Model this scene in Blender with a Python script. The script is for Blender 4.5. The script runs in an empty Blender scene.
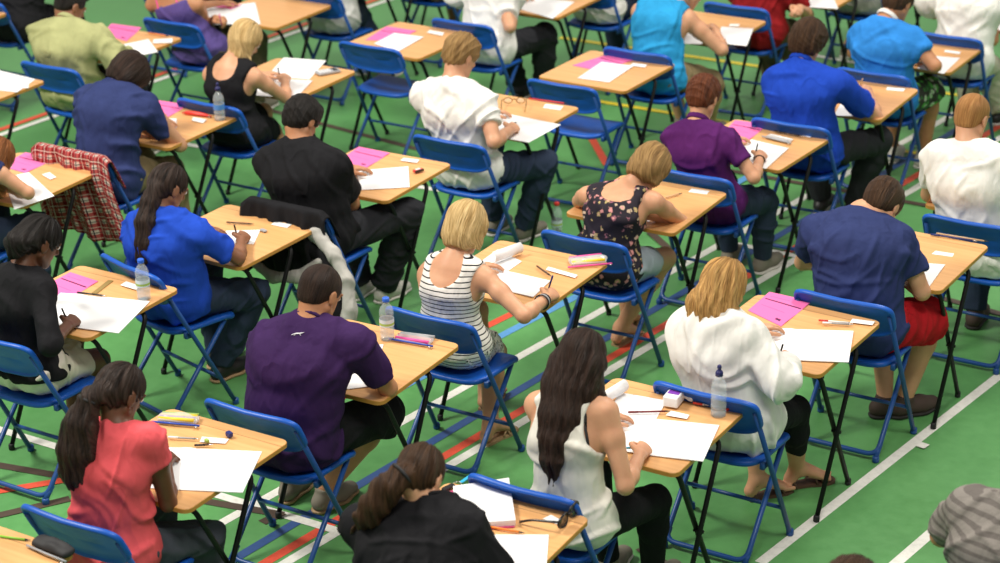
import bpy, math, random
import numpy as np
from mathutils import Vector, Matrix
from mathutils.bvhtree import BVHTree
random.seed(7)
SC = bpy.context.scene
COL = SC.collection
PI = math.pi
# ------------------------------------------------------------------ camera, world, lamps, exposure
cam_d = bpy.data.cameras.new('camera'); cam = bpy.data.objects.new('camera', cam_d); COL.objects.link(cam)
CF, CP, CY, CR, CH = 2064.69, 0.400512, -0.554493, -0.0207768, 4.390406
cam_d.sensor_width = 36.0; cam_d.lens = 36.0 * CF / 1000.0
fw = Vector((math.sin(CY) * math.cos(CP), math.cos(CY) * math.cos(CP), -math.sin(CP)))
rt = Vector((math.cos(CY), -math.sin(CY), 0)); up = rt.cross(fw)
r2 = rt * math.cos(CR) + up * math.sin(CR); u2 = -rt * math.sin(CR) + up * math.cos(CR)
M = Matrix((r2, u2, -fw)).transposed().to_4x4(); M.translation = Vector((0, 0, CH))
cam.matrix_world = M
cam_d.clip_end = 100
cam_d.dof.use_dof = True; cam_d.dof.focus_distance = 8.7; cam_d.dof.aperture_fstop = 2.4
SC.camera = cam
SC.view_settings.view_transform = 'Standard'; SC.view_settings.look = 'None'
SC.view_settings.gamma = 1.0; SC.view_settings.use_curve_mapping = False
SC.view_settings.exposure = 0.0
W = bpy.data.worlds.new('hall_ambient'); SC.world = W; W.use_nodes = True
W.node_tree.nodes['Background'].inputs[0].default_value = (1.0, 0.97, 0.92, 1)
W.node_tree.nodes['Background'].inputs[1].default_value = 0.42
def area(x, y, z, sx, sy, power, tgt=None, col=(1, .95, .86)):
    l = bpy.data.lights.new('hall_lamp', 'AREA'); l.shape = 'RECTANGLE'; l.size = sx; l.size_y = sy
    l.energy = power; l.color = col
    o = bpy.data.objects.new('hall_lamp', l); COL.objects.link(o); o.location = (x, y, z)
    if tgt: o.rotation_euler = (Vector(tgt) - Vector((x, y, z))).to_track_quat('-Z', 'Y').to_euler()
    return o
# high gymnasium ceiling lamps, the strongest on the left side
area(-9.5, 4.0, 8.5, 3.0, 1.5, 950, (-6, 8, 0))
area(-3.0, 12.0, 8.5, 3.0, 1.5, 520, (-5, 9, 0))
area(-1.0, 4.0, 8.5, 3.0, 1.5, 380, (-4, 7, 0))
# ------------------------------------------------------------------ materials
def mat(name, col, rough=.6, **k):
    m = bpy.data.materials.new(name); m.use_nodes = True
    b = m.node_tree.nodes['Principled BSDF']
    b.inputs['Base Color'].default_value = (*col, 1); b.inputs['Roughness'].default_value = rough
    for a, v in k.items():
        b.inputs[{'metal': 'Metallic', 'trans': 'Transmission Weight', 'ior': 'IOR', 'alpha': 'Alpha', 'spec': 'Specular IOR Level',
                  'sheen': 'Sheen Weight', 'coat': 'Coat Weight', 'sss': 'Subsurface Weight'}[a]].default_value = v
    return m
class NT:
    def __init__(s, m): s.t = m.node_tree; s.b = s.t.nodes['Principled BSDF']
    def n(s, kind, **k):
        x = s.t.nodes.new(kind)
        for a, v in k.items():
            if a.startswith('i_'):
                key = a[2:]; key = int(key) if key.isdigit() else key.replace('_', ' ')
                x.inputs[key].default_value = v
            else: setattr(x, a, v)
        return x
    def l(s, a, b): s.t.links.new(a, b)
    def coord(s, which='Object', scale=(1, 1, 1), rot=(0, 0, 0)):
        c = s.n('ShaderNodeTexCoord'); mp = s.n('ShaderNodeMapping'); mp.inputs['Scale'].default_value = scale; mp.inputs['Rotation'].default_value = rot
        s.l(c.outputs[which], mp.inputs[0]); return mp.outputs[0]
    def noise(s, vec, scale, detail=3, rough=.5):
        x = s.n('ShaderNodeTexNoise', i_Scale=scale, i_Detail=detail, i_Roughness=rough); s.l(vec, x.inputs['Vector']); return x.outputs['Fac']
    def ramp(s, fac, stops, const=False):
        r = s.n('ShaderNodeValToRGB'); cr = r.color_ramp
        if const: cr.interpolation = 'CONSTANT'
        while len(cr.elements) < len(stops): cr.elements.new(.5)
        for e, (p, c) in zip(cr.elements, stops): e.position = p; e.color = (*c, 1)
        s.l(fac, r.inputs[0]); return r.outputs[0]
    def bump(s, fac, st, dist=.01):
        b = s.n('ShaderNodeBump', i_Strength=st, i_Distance=dist); s.l(fac, b.inputs['Height']); s.l(b.outputs[0], s.b.inputs['Normal'])
    def math(s, op, a, b=None):
        x = s.n('ShaderNodeMath', operation=op)
        for i, v in enumerate((a, b)):
            if v is None: continue
            if isinstance(v, (int, float)): x.inputs[i].default_value = v
            else: s.l(v, x.inputs[i])
        return x.outputs[0]
    def mix(s, fac, a, b):
        x = s.n('ShaderNodeMix', data_type='RGBA')
        for i, v in ((0, fac), (6, a), (7, b)):
            if isinstance(v, tuple): x.inputs[i].default_value = (*v, 1)
            elif isinstance(v, (int, float)): x.inputs[i].default_value = v
            else: s.l(v, x.inputs[i])
        return x.outputs[2]
    def xyz(s, vec):
        x = s.n('ShaderNodeSeparateXYZ'); s.l(vec, x.inputs[0]); return x.outputs
def sh(c, k): return tuple(min(1, v * k) for v in c)
def cloth(name, col, var=.10, bump=.5, rough=.85):
    m = mat(name, col, rough, spec=.12); t = NT(m); v = t.coord('Object')
    n = t.noise(v, 9, 4); c = t.ramp(n, [(.3, sh(col, 1 - var)), (.7, sh(col, 1 + var))]); t.l(c, t.b.inputs['Base Color'])
    w = t.coord('Object', (1.25, 1.25, .6), (.5, .35, .3)); f = t.noise(w, 5.5, 2, .5); g = t.math('ABSOLUTE', t.math('SUBTRACT', f, .5)); f2 = t.noise(w, 12, 2, .5); g2 = t.math('ABSOLUTE', t.math('SUBTRACT', f2, .5))
    t.bump(t.math('SUBTRACT', t.math('MULTIPLY', g2, -.22), t.math('MINIMUM', g, .08)), bump * 1.7, .05); return m
def stripes(name, base, line, freq, width, axis=2):
    m = mat(name, base, .85, spec=.25); t = NT(m); v = t.coord('Object'); x = t.xyz(v)
    wob = t.noise(v, 6, 2)
    z = t.math('ADD', x[axis], t.math('MULTIPLY', wob, .02))
    f = t.math('FRACT', t.math('MULTIPLY', z, freq)); g = t.math('LESS_THAN', f, width)
    t.l(t.mix(g, base, line), t.b.inputs['Base Color']); t.bump(t.noise(t.coord('Object', (14, 14, 5)), 1.3, 3), .5, .03); return m
def floral(name, base, cols, scale, thr=.42):
    m = mat(name, base, .8, spec=.25); t = NT(m); v = t.coord('Object')
    vo = t.n('ShaderNodeTexVoronoi', i_Scale=scale, i_Randomness=1.0); t.l(v, vo.inputs['Vector'])
    n = t.noise(v, scale * 2.2, 4, .7)
    d = t.math('ADD', vo.outputs['Distance'], t.math('MULTIPLY', t.math('SUBTRACT', n, .5), 1.1))
    g = t.math('LESS_THAN', d, thr)
    vc = t.xyz(vo.outputs['Color'])
    c = t.ramp(vc[0], [(i / len(cols), c) for i, c in enumerate(cols)], True)
    c2 = t.mix(t.math('LESS_THAN', d, thr * .45), c, sh(cols[0], 1.25))
    t.l(t.mix(g, base, c2), t.b.inputs['Base Color']); return m
def plaid(name):
    base, red, dark, pale = (.72, .62, .55), (.33, .015, .02), (.03, .02, .03), (.60, .50, .43)
    m = mat(name, base, .9, spec=.2); t = NT(m); v = t.coord('UV'); x = t.xyz(v)
    def band(s, freq, off, w): return t.math('LESS_THAN', t.math('FRACT', t.math('ADD', t.math('MULTIPLY', s, freq), off)), w)
    c = base
    r1 = band(x[0], 10, 0, .62); r2 = band(x[1], 10, 0, .62)
    s1 = t.math('ADD', t.math('MULTIPLY', r1, .5), t.math('MULTIPLY', r2, .5))
    c = t.ramp(s1, [(0, pale), (.4, (.40, .07, .065)), (.8, (.20, .008, .012))], True)
    c = t.mix(t.math('MAXIMUM', band(x[0], 10, .28, .07), band(x[1], 10, .28, .07)), c, dark)
    c = t.mix(t.math('MAXIMUM', band(x[0], 10, .78, .05), band(x[1], 10, .78, .05)), c, pale)
    t.l(c, t.b.inputs['Base Color']); return m
def skin(name, col):
    m = mat(name, col, .48, spec=.35, sss=.12); t = NT(m)
    t.b.inputs['Subsurface Radius'].default_value = (.012, .005, .003)
    n = t.noise(t.coord('Object'), 14, 3); t.l(t.ramp(n, [(.3, (col[0] * .93, col[1] * .86, col[2] * .84)), (.7, sh(col, 1.06))]), t.b.inputs['Base Color']); return m
def hairm(name, dark, light, freq=1.0, rough=.5):
    m = mat(name, light, rough, spec=.22); t = NT(m)
    a = t.n('ShaderNodeAttribute', attribute_name='strand'); mp = t.n('ShaderNodeMapping'); mp.inputs['Scale'].default_value = (230 * freq, 40 * freq, 9)
    t.l(a.outputs['Vector'], mp.inputs[0]); n = t.noise(mp.outputs[0], 1, 4, .65)
    t.l(t.ramp(n, [(.32, dark), (.62, light)]), t.b.inputs['Base Color']); t.bump(n, .9, .02); return m
MT = {}
MT['skin_light'] = skin('light_skin', (.61, .33, .195))
MT['skin_tan'] = skin('tan_skin', (.47, .225, .115))
MT['skin_dark'] = skin('dark_skin', (.125, .052, .026))
MT['skin_brown'] = skin('brown_skin', (.26, .12, .065))
MT['lip'] = mat('lips', (.45, .13, .12), .4)
MT['eye'] = mat('eyeball', (.75, .73, .7), .15); MT['iris'] = mat('iris', (.03, .02, .015), .1)
wood = mat('beech_laminate', (.8, .45, .17), .34, spec=.4); t = NT(wood)
v = t.coord('Object', (1.2, 22, 22)); n1 = t.noise(v, 2.2, 5, .6); v2 = t.coord('Object', (.6, 4, 4)); n2 = t.noise(v2, 1.4, 3)
c = t.mix(.35, t.ramp(n1, [(.3, (.62, .315, .115)), (.7, (.80, .45, .19))]), t.ramp(n2, [(.3, (.62, .315, .12)), (.7, (.79, .44, .19))]))
y = t.xyz(t.coord('Object'))[1]; gr = t.math('LESS_THAN', t.math('ABSOLUTE', t.math('SUBTRACT', y, .262)), .0022)
t.l(t.mix(t.math('MULTIPLY', gr, .7), c, (.20, .10, .045)), t.b.inputs['Base Color'])
MT['wood'] = wood
MT['edge'] = mat('desk_edge_lipping', (.50, .24, .045), .45)
MT['black'] = mat('black_enamel', (.006, .006, .007), .45, spec=.25)
MT['rubber'] = mat('rubber', (.012, .012, .014), .7)
MT['bluemetal'] = mat('blue_enamel', (.014, .070, .26), .36, spec=.4)
bp = mat('blue_plastic', (.008, .09, .44), .38, spec=.35); t = NT(bp); t.bump(t.noise(t.coord('Object'), 260, 2), .08, .002); 
t.l(t.ramp(t.noise(t.coord('Object'), 7, 4), [(.3, (.006, .075, .38)), (.7, (.009, .10, .50))]), t.b.inputs['Base Color']); MT['blueplastic'] = bp
MT['steel'] = mat('steel', (.55, .55, .55), .3, metal=1)
fl = mat('green_sports_floor', (.08, .30, .10), .42, spec=.35); t = NT(fl); v = t.coord('Object')
n = t.noise(v, 1.1, 5, .6); n3 = t.noise(v, 16, 5, .7); 
c = t.mix(.45, t.ramp(n, [(.3, (.080, .265, .075)), (.7, (.125, .345, .12))]), t.ramp(n3, [(.3, (.075, .245, .07)), (.7, (.13, .36, .12))]))
sc = t.noise(t.coord('Object', (3, 60, 1), (0, 0, .6)), 1, 3, .7); g = t.math('GREATER_THAN', sc, .72)
t.l(t.mix(t.math('MULTIPLY', g, .18), c, (.25, .35, .2)), t.b.inputs['Base Color']); t.l(t.math('ADD', t.math('MULTIPLY', n3, .25), .3), t.b.inputs['Roughness']); MT['floor'] = fl
LC = dict(white=(.78, .78, .72), red=(.72, .09, .045), blue=(.035, .09, .26), lightblue=(.10, .30, .60), black=(.075, .05, .035), yellow=(.75, .60, .03))
for k, c in LC.items():
    m = mat(k + '_floor_paint', c, .5); t = NT(m); t.l(t.ramp(t.noise(t.coord('Object'), 30, 4, .7), [(.25, sh(c, .8)), (.55, c)]), t.b.inputs['Base Color']); MT['line_' + k] = m
MT['paper'] = mat('white_paper', (.80, .80, .81), .7, spec=.2)
MT['card'] = mat('white_card', (.84, .84, .82), .6)
def pinkm():
    m = mat('pink_paper', (.86, .17, .42), .7, spec=.2); t = NT(m); x = t.xyz(t.coord('UV'))
    def box(u0, u1, v0, v1):
        a = t.math('MULTIPLY', t.math('GREATER_THAN', x[0], u0), t.math('LESS_THAN', x[0], u1))
        b = t.math('MULTIPLY', t.math('GREATER_THAN', x[1], v0), t.math('LESS_THAN', x[1], v1)); return t.math('MULTIPLY', a, b)
    c = t.mix(box(.06, .96, .665, .70), (.86, .17, .42), (.05, .01, .05))
    c = t.mix(t.math('MULTIPLY', box(.12, .75, .40, .412), .6), c, (.45, .03, .2))
    c = t.mix(t.math('MULTIPLY', box(.12, .60, .82, .832), .6), c, (.45, .03, .2))
    c = t.mix(box(.72, .86, .10, .16), c, (.12, .02, .08))
    t.l(c, t.b.inputs['Base Color']); return m
MT['pink'] = pinkm()
MT['glass'] = mat('clear_plastic', (.80, .88, .93), .06, alpha=.13, spec=1.0)
MT['water'] = mat('water', (.62, .74, .82), .02, alpha=.15, spec=.6)
MT['vinyl'] = mat('clear_vinyl', (.80, .80, .80), .14, alpha=.45, spec=.9)
def plain(n, c, r=.45, **k): MT[n] = mat(n, c, r, **k)
plain('cap_blue', (.02, .12, .62)); plain('cap_navy', (.01, .012, .10)); plain('label_white', (.62, .70, .78), .5)
plain('label_green', (.35, .50, .10), .5); plain('label_blue', (.08, .25, .65), .5)
plain('maroon', (.16, .01, .015)); plain('orange', (.80, .22, .02)); plain('red', (.62, .03, .02)); plain('navy', (.01, .02, .15)); plain('cyan', (.02, .38, .62))
plain('green', (.25, .6, .05)); plain('tan', (.62, .40, .22)); plain('brown', (.10, .05, .03)); plain('gray', (.35, .36, .38)); plain('white_plastic', (.8, .8, .8)); plain('yellow', (.85, .6, .03))
plain('pink_plastic', (.8, .08, .35)); plain('darkplastic', (.012, .01, .012), .25); plain('goldwire', (.30, .18, .05), .35, metal=1); plain('lens', (.01, .008, .008), .08); plain('blue_zip', (.02, .07, .45)); plain('pencil_core', (.02, .02, .02)); plain('purple', (.2, .04, .4))
# ------------------------------------------------------------------ mesh helpers
def link(name, me, mats, parent=None, smooth=True):
    if not isinstance(mats, (list, tuple)): mats = [mats]
    for m in mats: me.materials.append(m)
    if smooth: me.shade_smooth()
    o = bpy.data.objects.new(name, me); COL.objects.link(o)
    if parent: o.parent = parent
    return o
def tag(o, label, cat, group=None, kind=None):
    if label: o['label'] = label
    if cat: o['category'] = cat
    if group: o['group'] = group
    if kind: o['kind'] = kind
    return o
def empty(name, loc=(0, 0, 0), rz=0):
    o = bpy.data.objects.new(name, None); COL.objects.link(o); o.location = loc; o.rotation_euler = (0, 0, rz); o.empty_display_size = .1; return o
class MB:
    def __init__(s): s.v = []; s.f = []; s.uv = []; s.mi = []; s.cur = 0
    def add(s, vs, fs):
        b = len(s.v); s.v += [tuple(p) for p in vs]; s.f += [tuple(i + b for i in f) for f in fs]; s.mi += [s.cur] * len(fs)
    def box(s, c, d, rz=0, bev=0):
        x, y, z = d[0] / 2, d[1] / 2, d[2] / 2; ca, sa = math.cos(rz), math.sin(rz)
        if bev <= 0:
            vs = [(i * x, j * y, k * z) for k in (-1, 1) for j in (-1, 1) for i in (-1, 1)]
            fs = [(0, 2, 3, 1), (4, 5, 7, 6), (0, 1, 5, 4), (1, 3, 7, 5), (3, 2, 6, 7), (2, 0, 4, 6)]
        else:
            b = bev; o2 = []
            for q, (cx, cy) in enumerate(((1, 1), (-1, 1), (-1, -1), (1, -1))):
                for a in range(4):
                    th = (q + a / 3) * PI / 2; o2.append((cx * (x - b) + b * math.cos(th), cy * (y - b) + b * math.sin(th)))
            eb = min(b, z) * .6; n = len(o2); vs = []
            for zz, sc in ((-z, 1), (-z + eb, 0), (z - eb, 0), (z, 1)):
                for px, py in o2:
                    l = math.hypot(px, py) or 1; vs.append((px - sc * eb * px / l, py - sc * eb * py / l, zz))
            fs = [tuple(reversed(range(n))), tuple(range(3 * n, 4 * n))]
            for r in range(3):
                for i in range(n): j = (i + 1) % n; fs.append((r * n + i, r * n + j, (r + 1) * n + j, (r + 1) * n + i))
        s.add([(c[0] + p[0] * ca - p[1] * sa, c[1] + p[0] * sa + p[1] * ca, c[2] + p[2]) for p in vs], fs)
    def tube(s, pts, r, n=8, caps=True, closed=False, flat=None):
        P = [Vector(p) for p in pts]; m = len(P); rs = r if isinstance(r, (list, tuple)) else [r] * m
        ref = None; vs = []
        for i in range(m):
            a = P[(i - 1) % m] if (closed or i > 0) else P[i]; b = P[(i + 1) % m] if (closed or i < m - 1) else P[i]
            t = (b - a).normalized() if (b - a).length > 1e-9 else Vector((0, 0, 1))
            if ref is None: ref = Vector((0, 0, 1)) if abs(t.z) < .9 else Vector((1, 0, 0))
            u = ref - t * ref.dot(t); u.normalize(); w = t.cross(u); ref = u
            for k in range(n):
                th = 2 * PI * k / n; vs.append(P[i] + u * (math.cos(th) * rs[i] * (flat or 1)) + w * (math.sin(th) * rs[i]))
        fs = []
        for i in range(m if closed else m - 1):
            j = (i + 1) % m
            for k in range(n): l = (k + 1) % n; fs.append((i * n + k, i * n + l, j * n + l, j * n + k))
        if caps and not closed: fs.append(tuple(reversed(range(n)))); fs.append(tuple(range((m - 1) * n, m * n)))
        s.add(vs, fs)
    def lathe(s, prof, n=20, c=(0, 0, 0)):
        vs = [(c[0] + r * math.cos(2 * PI * k / n), c[1] + r * math.sin(2 * PI * k / n), c[2] + z) for r, z in prof for k in range(n)]
        fs = [(i * n + k, i * n + (k + 1) % n, (i + 1) * n + (k + 1) % n, (i + 1) * n + k) for i in range(len(prof) - 1) for k in range(n)]
        fs.append(tuple(reversed(range(n)))); fs.append(tuple(range((len(prof) - 1) * n, len(prof) * n))); s.add(vs, fs)
    def mesh(s, name='m'):
        me = bpy.data.meshes.new(name); me.from_pydata(s.v, [], s.f); me.update(); me.polygons.foreach_set('material_index', s.mi); return me
    def build(s, name, mats, parent=None, smooth=True): return link(name, s.mesh(name), mats, parent, smooth)
def autosmooth(o, ang=.6):
    me = o.data
    try: me.set_sharp_from_angle(angle=ang)
    except Exception: pass
    return o
def path(pts, r=.04, seg=4):
    P = [Vector(p) for p in pts]; out = [P[0]]
    for i in range(1, len(P) - 1):
        a = (P[i - 1] - P[i]); b = (P[i + 1] - P[i]); rr = min(r, a.length * .45, b.length * .45)
        A = P[i] + a.normalized() * rr; B = P[i] + b.normalized() * rr
        for k in range(seg + 1): q = k / seg; out.append(A * (1 - q) ** 2 + P[i] * 2 * q * (1 - q) + B * q * q)
    out.append(P[-1]); return out
def copy_tree(o, parent=None):
    c = o.copy(); COL.objects.link(c); c.parent = parent
    for ch in list(o.children): copy_tree(ch, c)
    return c
# ------------------------------------------------------------------ signed distance volumes and surface nets
def A3(p): return np.array(p, dtype=np.float64)
class Vol:
    def __init__(s, lo, hi, h):
        s.h = h; s.lo = A3(lo); n = np.ceil((A3(hi) - s.lo) / h).astype(int) + 2
        s.ax = [(s.lo[i] + h * np.arange(n[i])).astype(np.float32) for i in range(3)]
        s.d = np.full(tuple(n), 1.0, np.float32)
    def sl(s, lo, hi):
        out = []
        for i in range(3):
            a = int(max(0, math.floor((lo[i] - s.lo[i]) / s.h))); b = int(min(s.d.shape[i], math.ceil((hi[i] - s.lo[i]) / s.h) + 1)); out.append(slice(a, max(a, b)))
        return tuple(out)
    def _c(s, S, a): return s.ax[0][S[0]][:, None, None] - np.float32(a[0]), s.ax[1][S[1]][None, :, None] - np.float32(a[1]), s.ax[2][S[2]][None, None, :] - np.float32(a[2])
    def _put(s, S, d, k, mode='add'):
        if d.size == 0: return
        D = s.d[S]; d = d.astype(np.float32)
        if mode == 'add':
            h = np.maximum(k - np.abs(D - d), 0) / k; s.d[S] = np.minimum(D, d) - h * h * (k * .25)
        else:
            d = -d; h = np.maximum(k - np.abs(D - d), 0) / k; s.d[S] = np.maximum(D, d) + h * h * (k * .25)
    def cone(s, a, b, ra, rb, k=.012, w=None, sa=1., sb=None, cap=False, capa=False, mode='add'):
        a = A3(a); b = A3(b); sb = sa if sb is None else sb; R = max(ra * max(1, sa), rb * max(1, sb)) + k + 2.5 * s.h
        S = s.sl(np.minimum(a, b) - R, np.maximum(a, b) + R); x, y, z = s._c(S, a); ba = b - a; L2 = max(float(ba @ ba), 1e-9)
        t0 = (x * ba[0] + y * ba[1] + z * ba[2]) / L2; t = np.clip(t0, 0, 1)
        qx = x - t * ba[0]; qy = y - t * ba[1]; qz = z - t * ba[2]; q2 = qx * qx + qy * qy + qz * qz
        if w is not None:
            w = A3(w); qw = qx * w[0] + qy * w[1] + qz * w[2]; sc = sa + (sb - sa) * t; q2 = q2 - qw * qw * (1 - 1 / (sc * sc))
        d = np.sqrt(np.maximum(q2, 0)) - (ra + (rb - ra) * t)
        if cap: d = np.maximum(d, (t0 - 1) * math.sqrt(L2))
        if capa: d = np.maximum(d, -t0 * math.sqrt(L2))
        s._put(S, d, k, mode)
    def ell(s, c, r, R=None, k=.012, mode='add'):
        c = A3(c); r = A3(r); m = float(r.max()) + k + 2.5 * s.h; S = s.sl(c - m, c + m); x, y, z = s._c(S, c)
        if R is not None: X = x * R[0][0] + y * R[1][0] + z * R[2][0]; Y = x * R[0][1] + y * R[1][1] + z * R[2][1]; Z = x * R[0][2] + y * R[1][2] + z * R[2][2]
        else: X, Y, Z = x, y, z
        k0 = np.sqrt((X / r[0]) ** 2 + (Y / r[1]) ** 2 + (Z / r[2]) ** 2); k1 = np.sqrt((X / r[0] ** 2) ** 2 + (Y / r[1] ** 2) ** 2 + (Z / r[2] ** 2) ** 2) + 1e-6
        s._put(S, k0 * (k0 - 1) / k1, k, mode)
    def ring(s, c, n, R, r, hgt=1., k=.01):
        c = A3(c); n = A3(n) / np.linalg.norm(n); m = R + r * max(1, hgt) + k + 2.5 * s.h; S = s.sl(c - m, c + m); x, y, z = s._c(S, c)
        zz = x * n[0] + y * n[1] + z * n[2]; q = np.sqrt(np.maximum(x * x + y * y + z * z - zz * zz, 0)); s._put(S, np.sqrt((q - R) ** 2 + (zz / hgt) ** 2) - r, k)
    def cut(s, n, off, k=.004):
        n = A3(n); x, y, z = s.ax[0][:, None, None], s.ax[1][None, :, None], s.ax[2][None, None, :]
        s.d = np.maximum(s.d, (x * n[0] + y * n[1] + z * n[2] - off).astype(np.float32))
    def surf(s):
        d = s.d; h = s.h; I = (d < 0).astype(np.int8); n = d.shape
        cnt = np.zeros((n[0] - 1, n[1] - 1, n[2] - 1), np.int8)
        for i in (0, 1):
            for j in (0, 1):
                for k in (0, 1): cnt += I[i:n[0] - 1 + i, j:n[1] - 1 + j, k:n[2] - 1 + k]
        cx, cy, cz = np.nonzero((cnt > 0) & (cnt < 8)); N = len(cx)
        idx = np.full(cnt.shape, -1, np.int32); idx[cx, cy, cz] = np.arange(N)
        cv = {(i, j, k): d[cx + i, cy + j, cz + k] for i in (0, 1) for j in (0, 1) for k in (0, 1)}
        acc = np.zeros((N, 3)); num = np.zeros(N)
        for a in range(3):
            for p in ((0, 0), (0, 1), (1, 0), (1, 1)):
                c0 = list(p); c0.insert(a, 0); c1 = list(p); c1.insert(a, 1); d0 = cv[tuple(c0)]; d1 = cv[tuple(c1)]; m = (d0 < 0) != (d1 < 0)
                t = np.where(m, d0 / np.where(m, d0 - d1, 1), 0); P = np.zeros((N, 3))
                for q in range(3): P[:, q] = t if q == a else c0[q]
                acc += P * m[:, None]; num += m
        V = (np.stack([cx, cy, cz], 1) + acc / np.maximum(num, 1)[:, None]) * h + s.lo; F = []
        for a in range(3):
            b, c = (a + 1) % 3, (a + 2) % 3; sl0 = [slice(None)] * 3; sl1 = [slice(None)] * 3; sl0[a] = slice(0, -1); sl1[a] = slice(1, None)
            A = I[tuple(sl0)]; B = I[tuple(sl1)]; e = np.nonzero(A != B); e = [np.array(q) for q in e]; ok = (e[b] > 0) & (e[c] > 0) & (e[b] < n[b] - 1) & (e[c] < n[c] - 1); e = [q[ok] for q in e]
            inside = I[tuple(e)] == 1
            def g(db, dc): q = [e[0], e[1], e[2]]; q[b] = q[b] - db; q[c] = q[c] - dc; return idx[tuple(q)]
            Q = np.stack([g(1, 1), g(0, 1), g(0, 0), g(1, 0)], 1); Q[~inside] = Q[~inside][:, ::-1]; F.append(Q)
        F = np.concatenate(F); F = F[(F >= 0).all(1)]; return V, F
def vmesh(name, V, F):
    me = bpy.data.meshes.new(name); me.vertices.add(len(V)); me.vertices.foreach_set('co', np.asarray(V, np.float32).ravel())
    me.loops.add(len(F) * 4); me.loops.foreach_set('vertex_index', F.astype(np.int32).ravel()); me.polygons.add(len(F)); me.polygons.foreach_set('loop_start', np.arange(0, 4 * len(F), 4, dtype=np.int32))
    me.update(calc_edges=True); return me
def relax(V, F, it=1):
    n = len(V)
    for _ in range(it):
        acc = np.zeros((n, 3)); num = np.zeros(n)
        for i in range(4):
            for j in ((i + 1) % 4, (i - 1) % 4):
                for q in range(3): acc[:, q] += np.bincount(F[:, i], V[F[:, j], q], n)
                num += np.bincount(F[:, i], minlength=n)
        V = V * .5 + acc / np.maximum(num, 1)[:, None] * .5
    return V
def vnormals(V, F):
    nn = np.cross(V[F[:, 2]] - V[F[:, 0]], V[F[:, 3]] - V[F[:, 1]]); N = np.zeros_like(V)
    for i in range(4):
        for q in range(3): N[:, q] += np.bincount(F[:, i], nn[:, q], len(V))
    return N / (np.linalg.norm(N, axis=1)[:, None] + 1e-9)
def folds(V, seed, amp, wl=.12):
    rg = np.random.RandomState(seed); out = np.zeros(len(V)); q = V.copy()
    for i in range(3):
        k = rg.normal(size=(3, 3)) * 9; q = q + .018 * np.sin(V @ k + rg.uniform(0, 6, 3))
    for i in range(5):
        k = rg.normal(size=3); k /= np.linalg.norm(k); w = wl * rg.uniform(.7, 1.7); k2 = rg.normal(size=3) * 8; m = np.clip(np.sin(q @ k2 + rg.uniform(0, 6)) * 1.3 - .1, 0, 1)
        s = np.cos(q @ k * (2 * PI / w) + rg.uniform(0, 6)); out += (np.maximum(s, 0) ** 3.2) * m
    return out * amp * 1.15
# ---- layout of the hall: desk places, seated joints, papers, small things and floor lines in metres
DESKS = {'D1': (-5.7029, 10.4825, -0.0227),
 'D10': (-7.1327, 10.4678, -0.0197),
 'D11': (-7.5092, 7.3678, 0.0217),
 'D12': (-7.4272, 8.4229, 0.0),
 'D13': (-5.9217, 8.3119, 0.0146),
 'D14': (-4.5456, 7.5163, 0.0079),
 'D15': (-3.4463, 5.3591, 0.0379),
 'D16': (-4.2208, 10.6743, 0.0187),
 'D17': (-4.4539, 8.6061, 0.0167),
 'D18': (-5.7945, 9.4645, 0.0),
 'D19': (-7.3328, 9.4467, 0.0),
 'D2': (-6.1156, 6.298, 0.0097),
 'D20': (-8.7367, 9.5129, 0.0),
 'D21': (-8.8824, 8.4021, 0.0),
 'D22': (-8.34, 10.605, 0.0),
 'D23': (-6.84, 11.66, 0.0),
 'D24': (-5.601, 11.5871, 0.0),
 'D25': (-5.34, 12.715, 0.0),
 'D26': (-4.1811, 11.6918, 0.0),
 'D27': (-3.96, 12.715, 0.0),
 'D28': (-4.92, 4.275, 0.0),
 'D29': (-2.94, 9.55, 0.0),
 'D3': (-4.6562, 6.3986, 0.0295),
 'D30': (-10.1771, 9.4327, 0.0),
 'D31': (-9.72, 10.605, 0.0),
 'D32': (-8.22, 11.66, 0.0),
 'D33': (-9.6, 11.66, 0.0),
 'D34': (-6.72, 12.715, 0.0),
 'D35': (-8.1, 12.715, 0.0),
 'D36': (-5.22, 13.77, 0.0),
 'D4': (-3.3389, 6.4429, 0.0045),
 'D40': (-1.7138, 6.3969, 0.0),
 'D41': (-1.9152, 5.3127, 0.0),
 'D5': (-3.201, 7.4999, -0.0315),
 'D6': (-4.7651, 5.3238, 0.005),
 'D7': (-6.017, 7.2668, -0.0234),
 'D8': (-3.0803, 8.5587, -0.0155),
 'D9': (-4.3518, 9.6796, -0.0531)}
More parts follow.
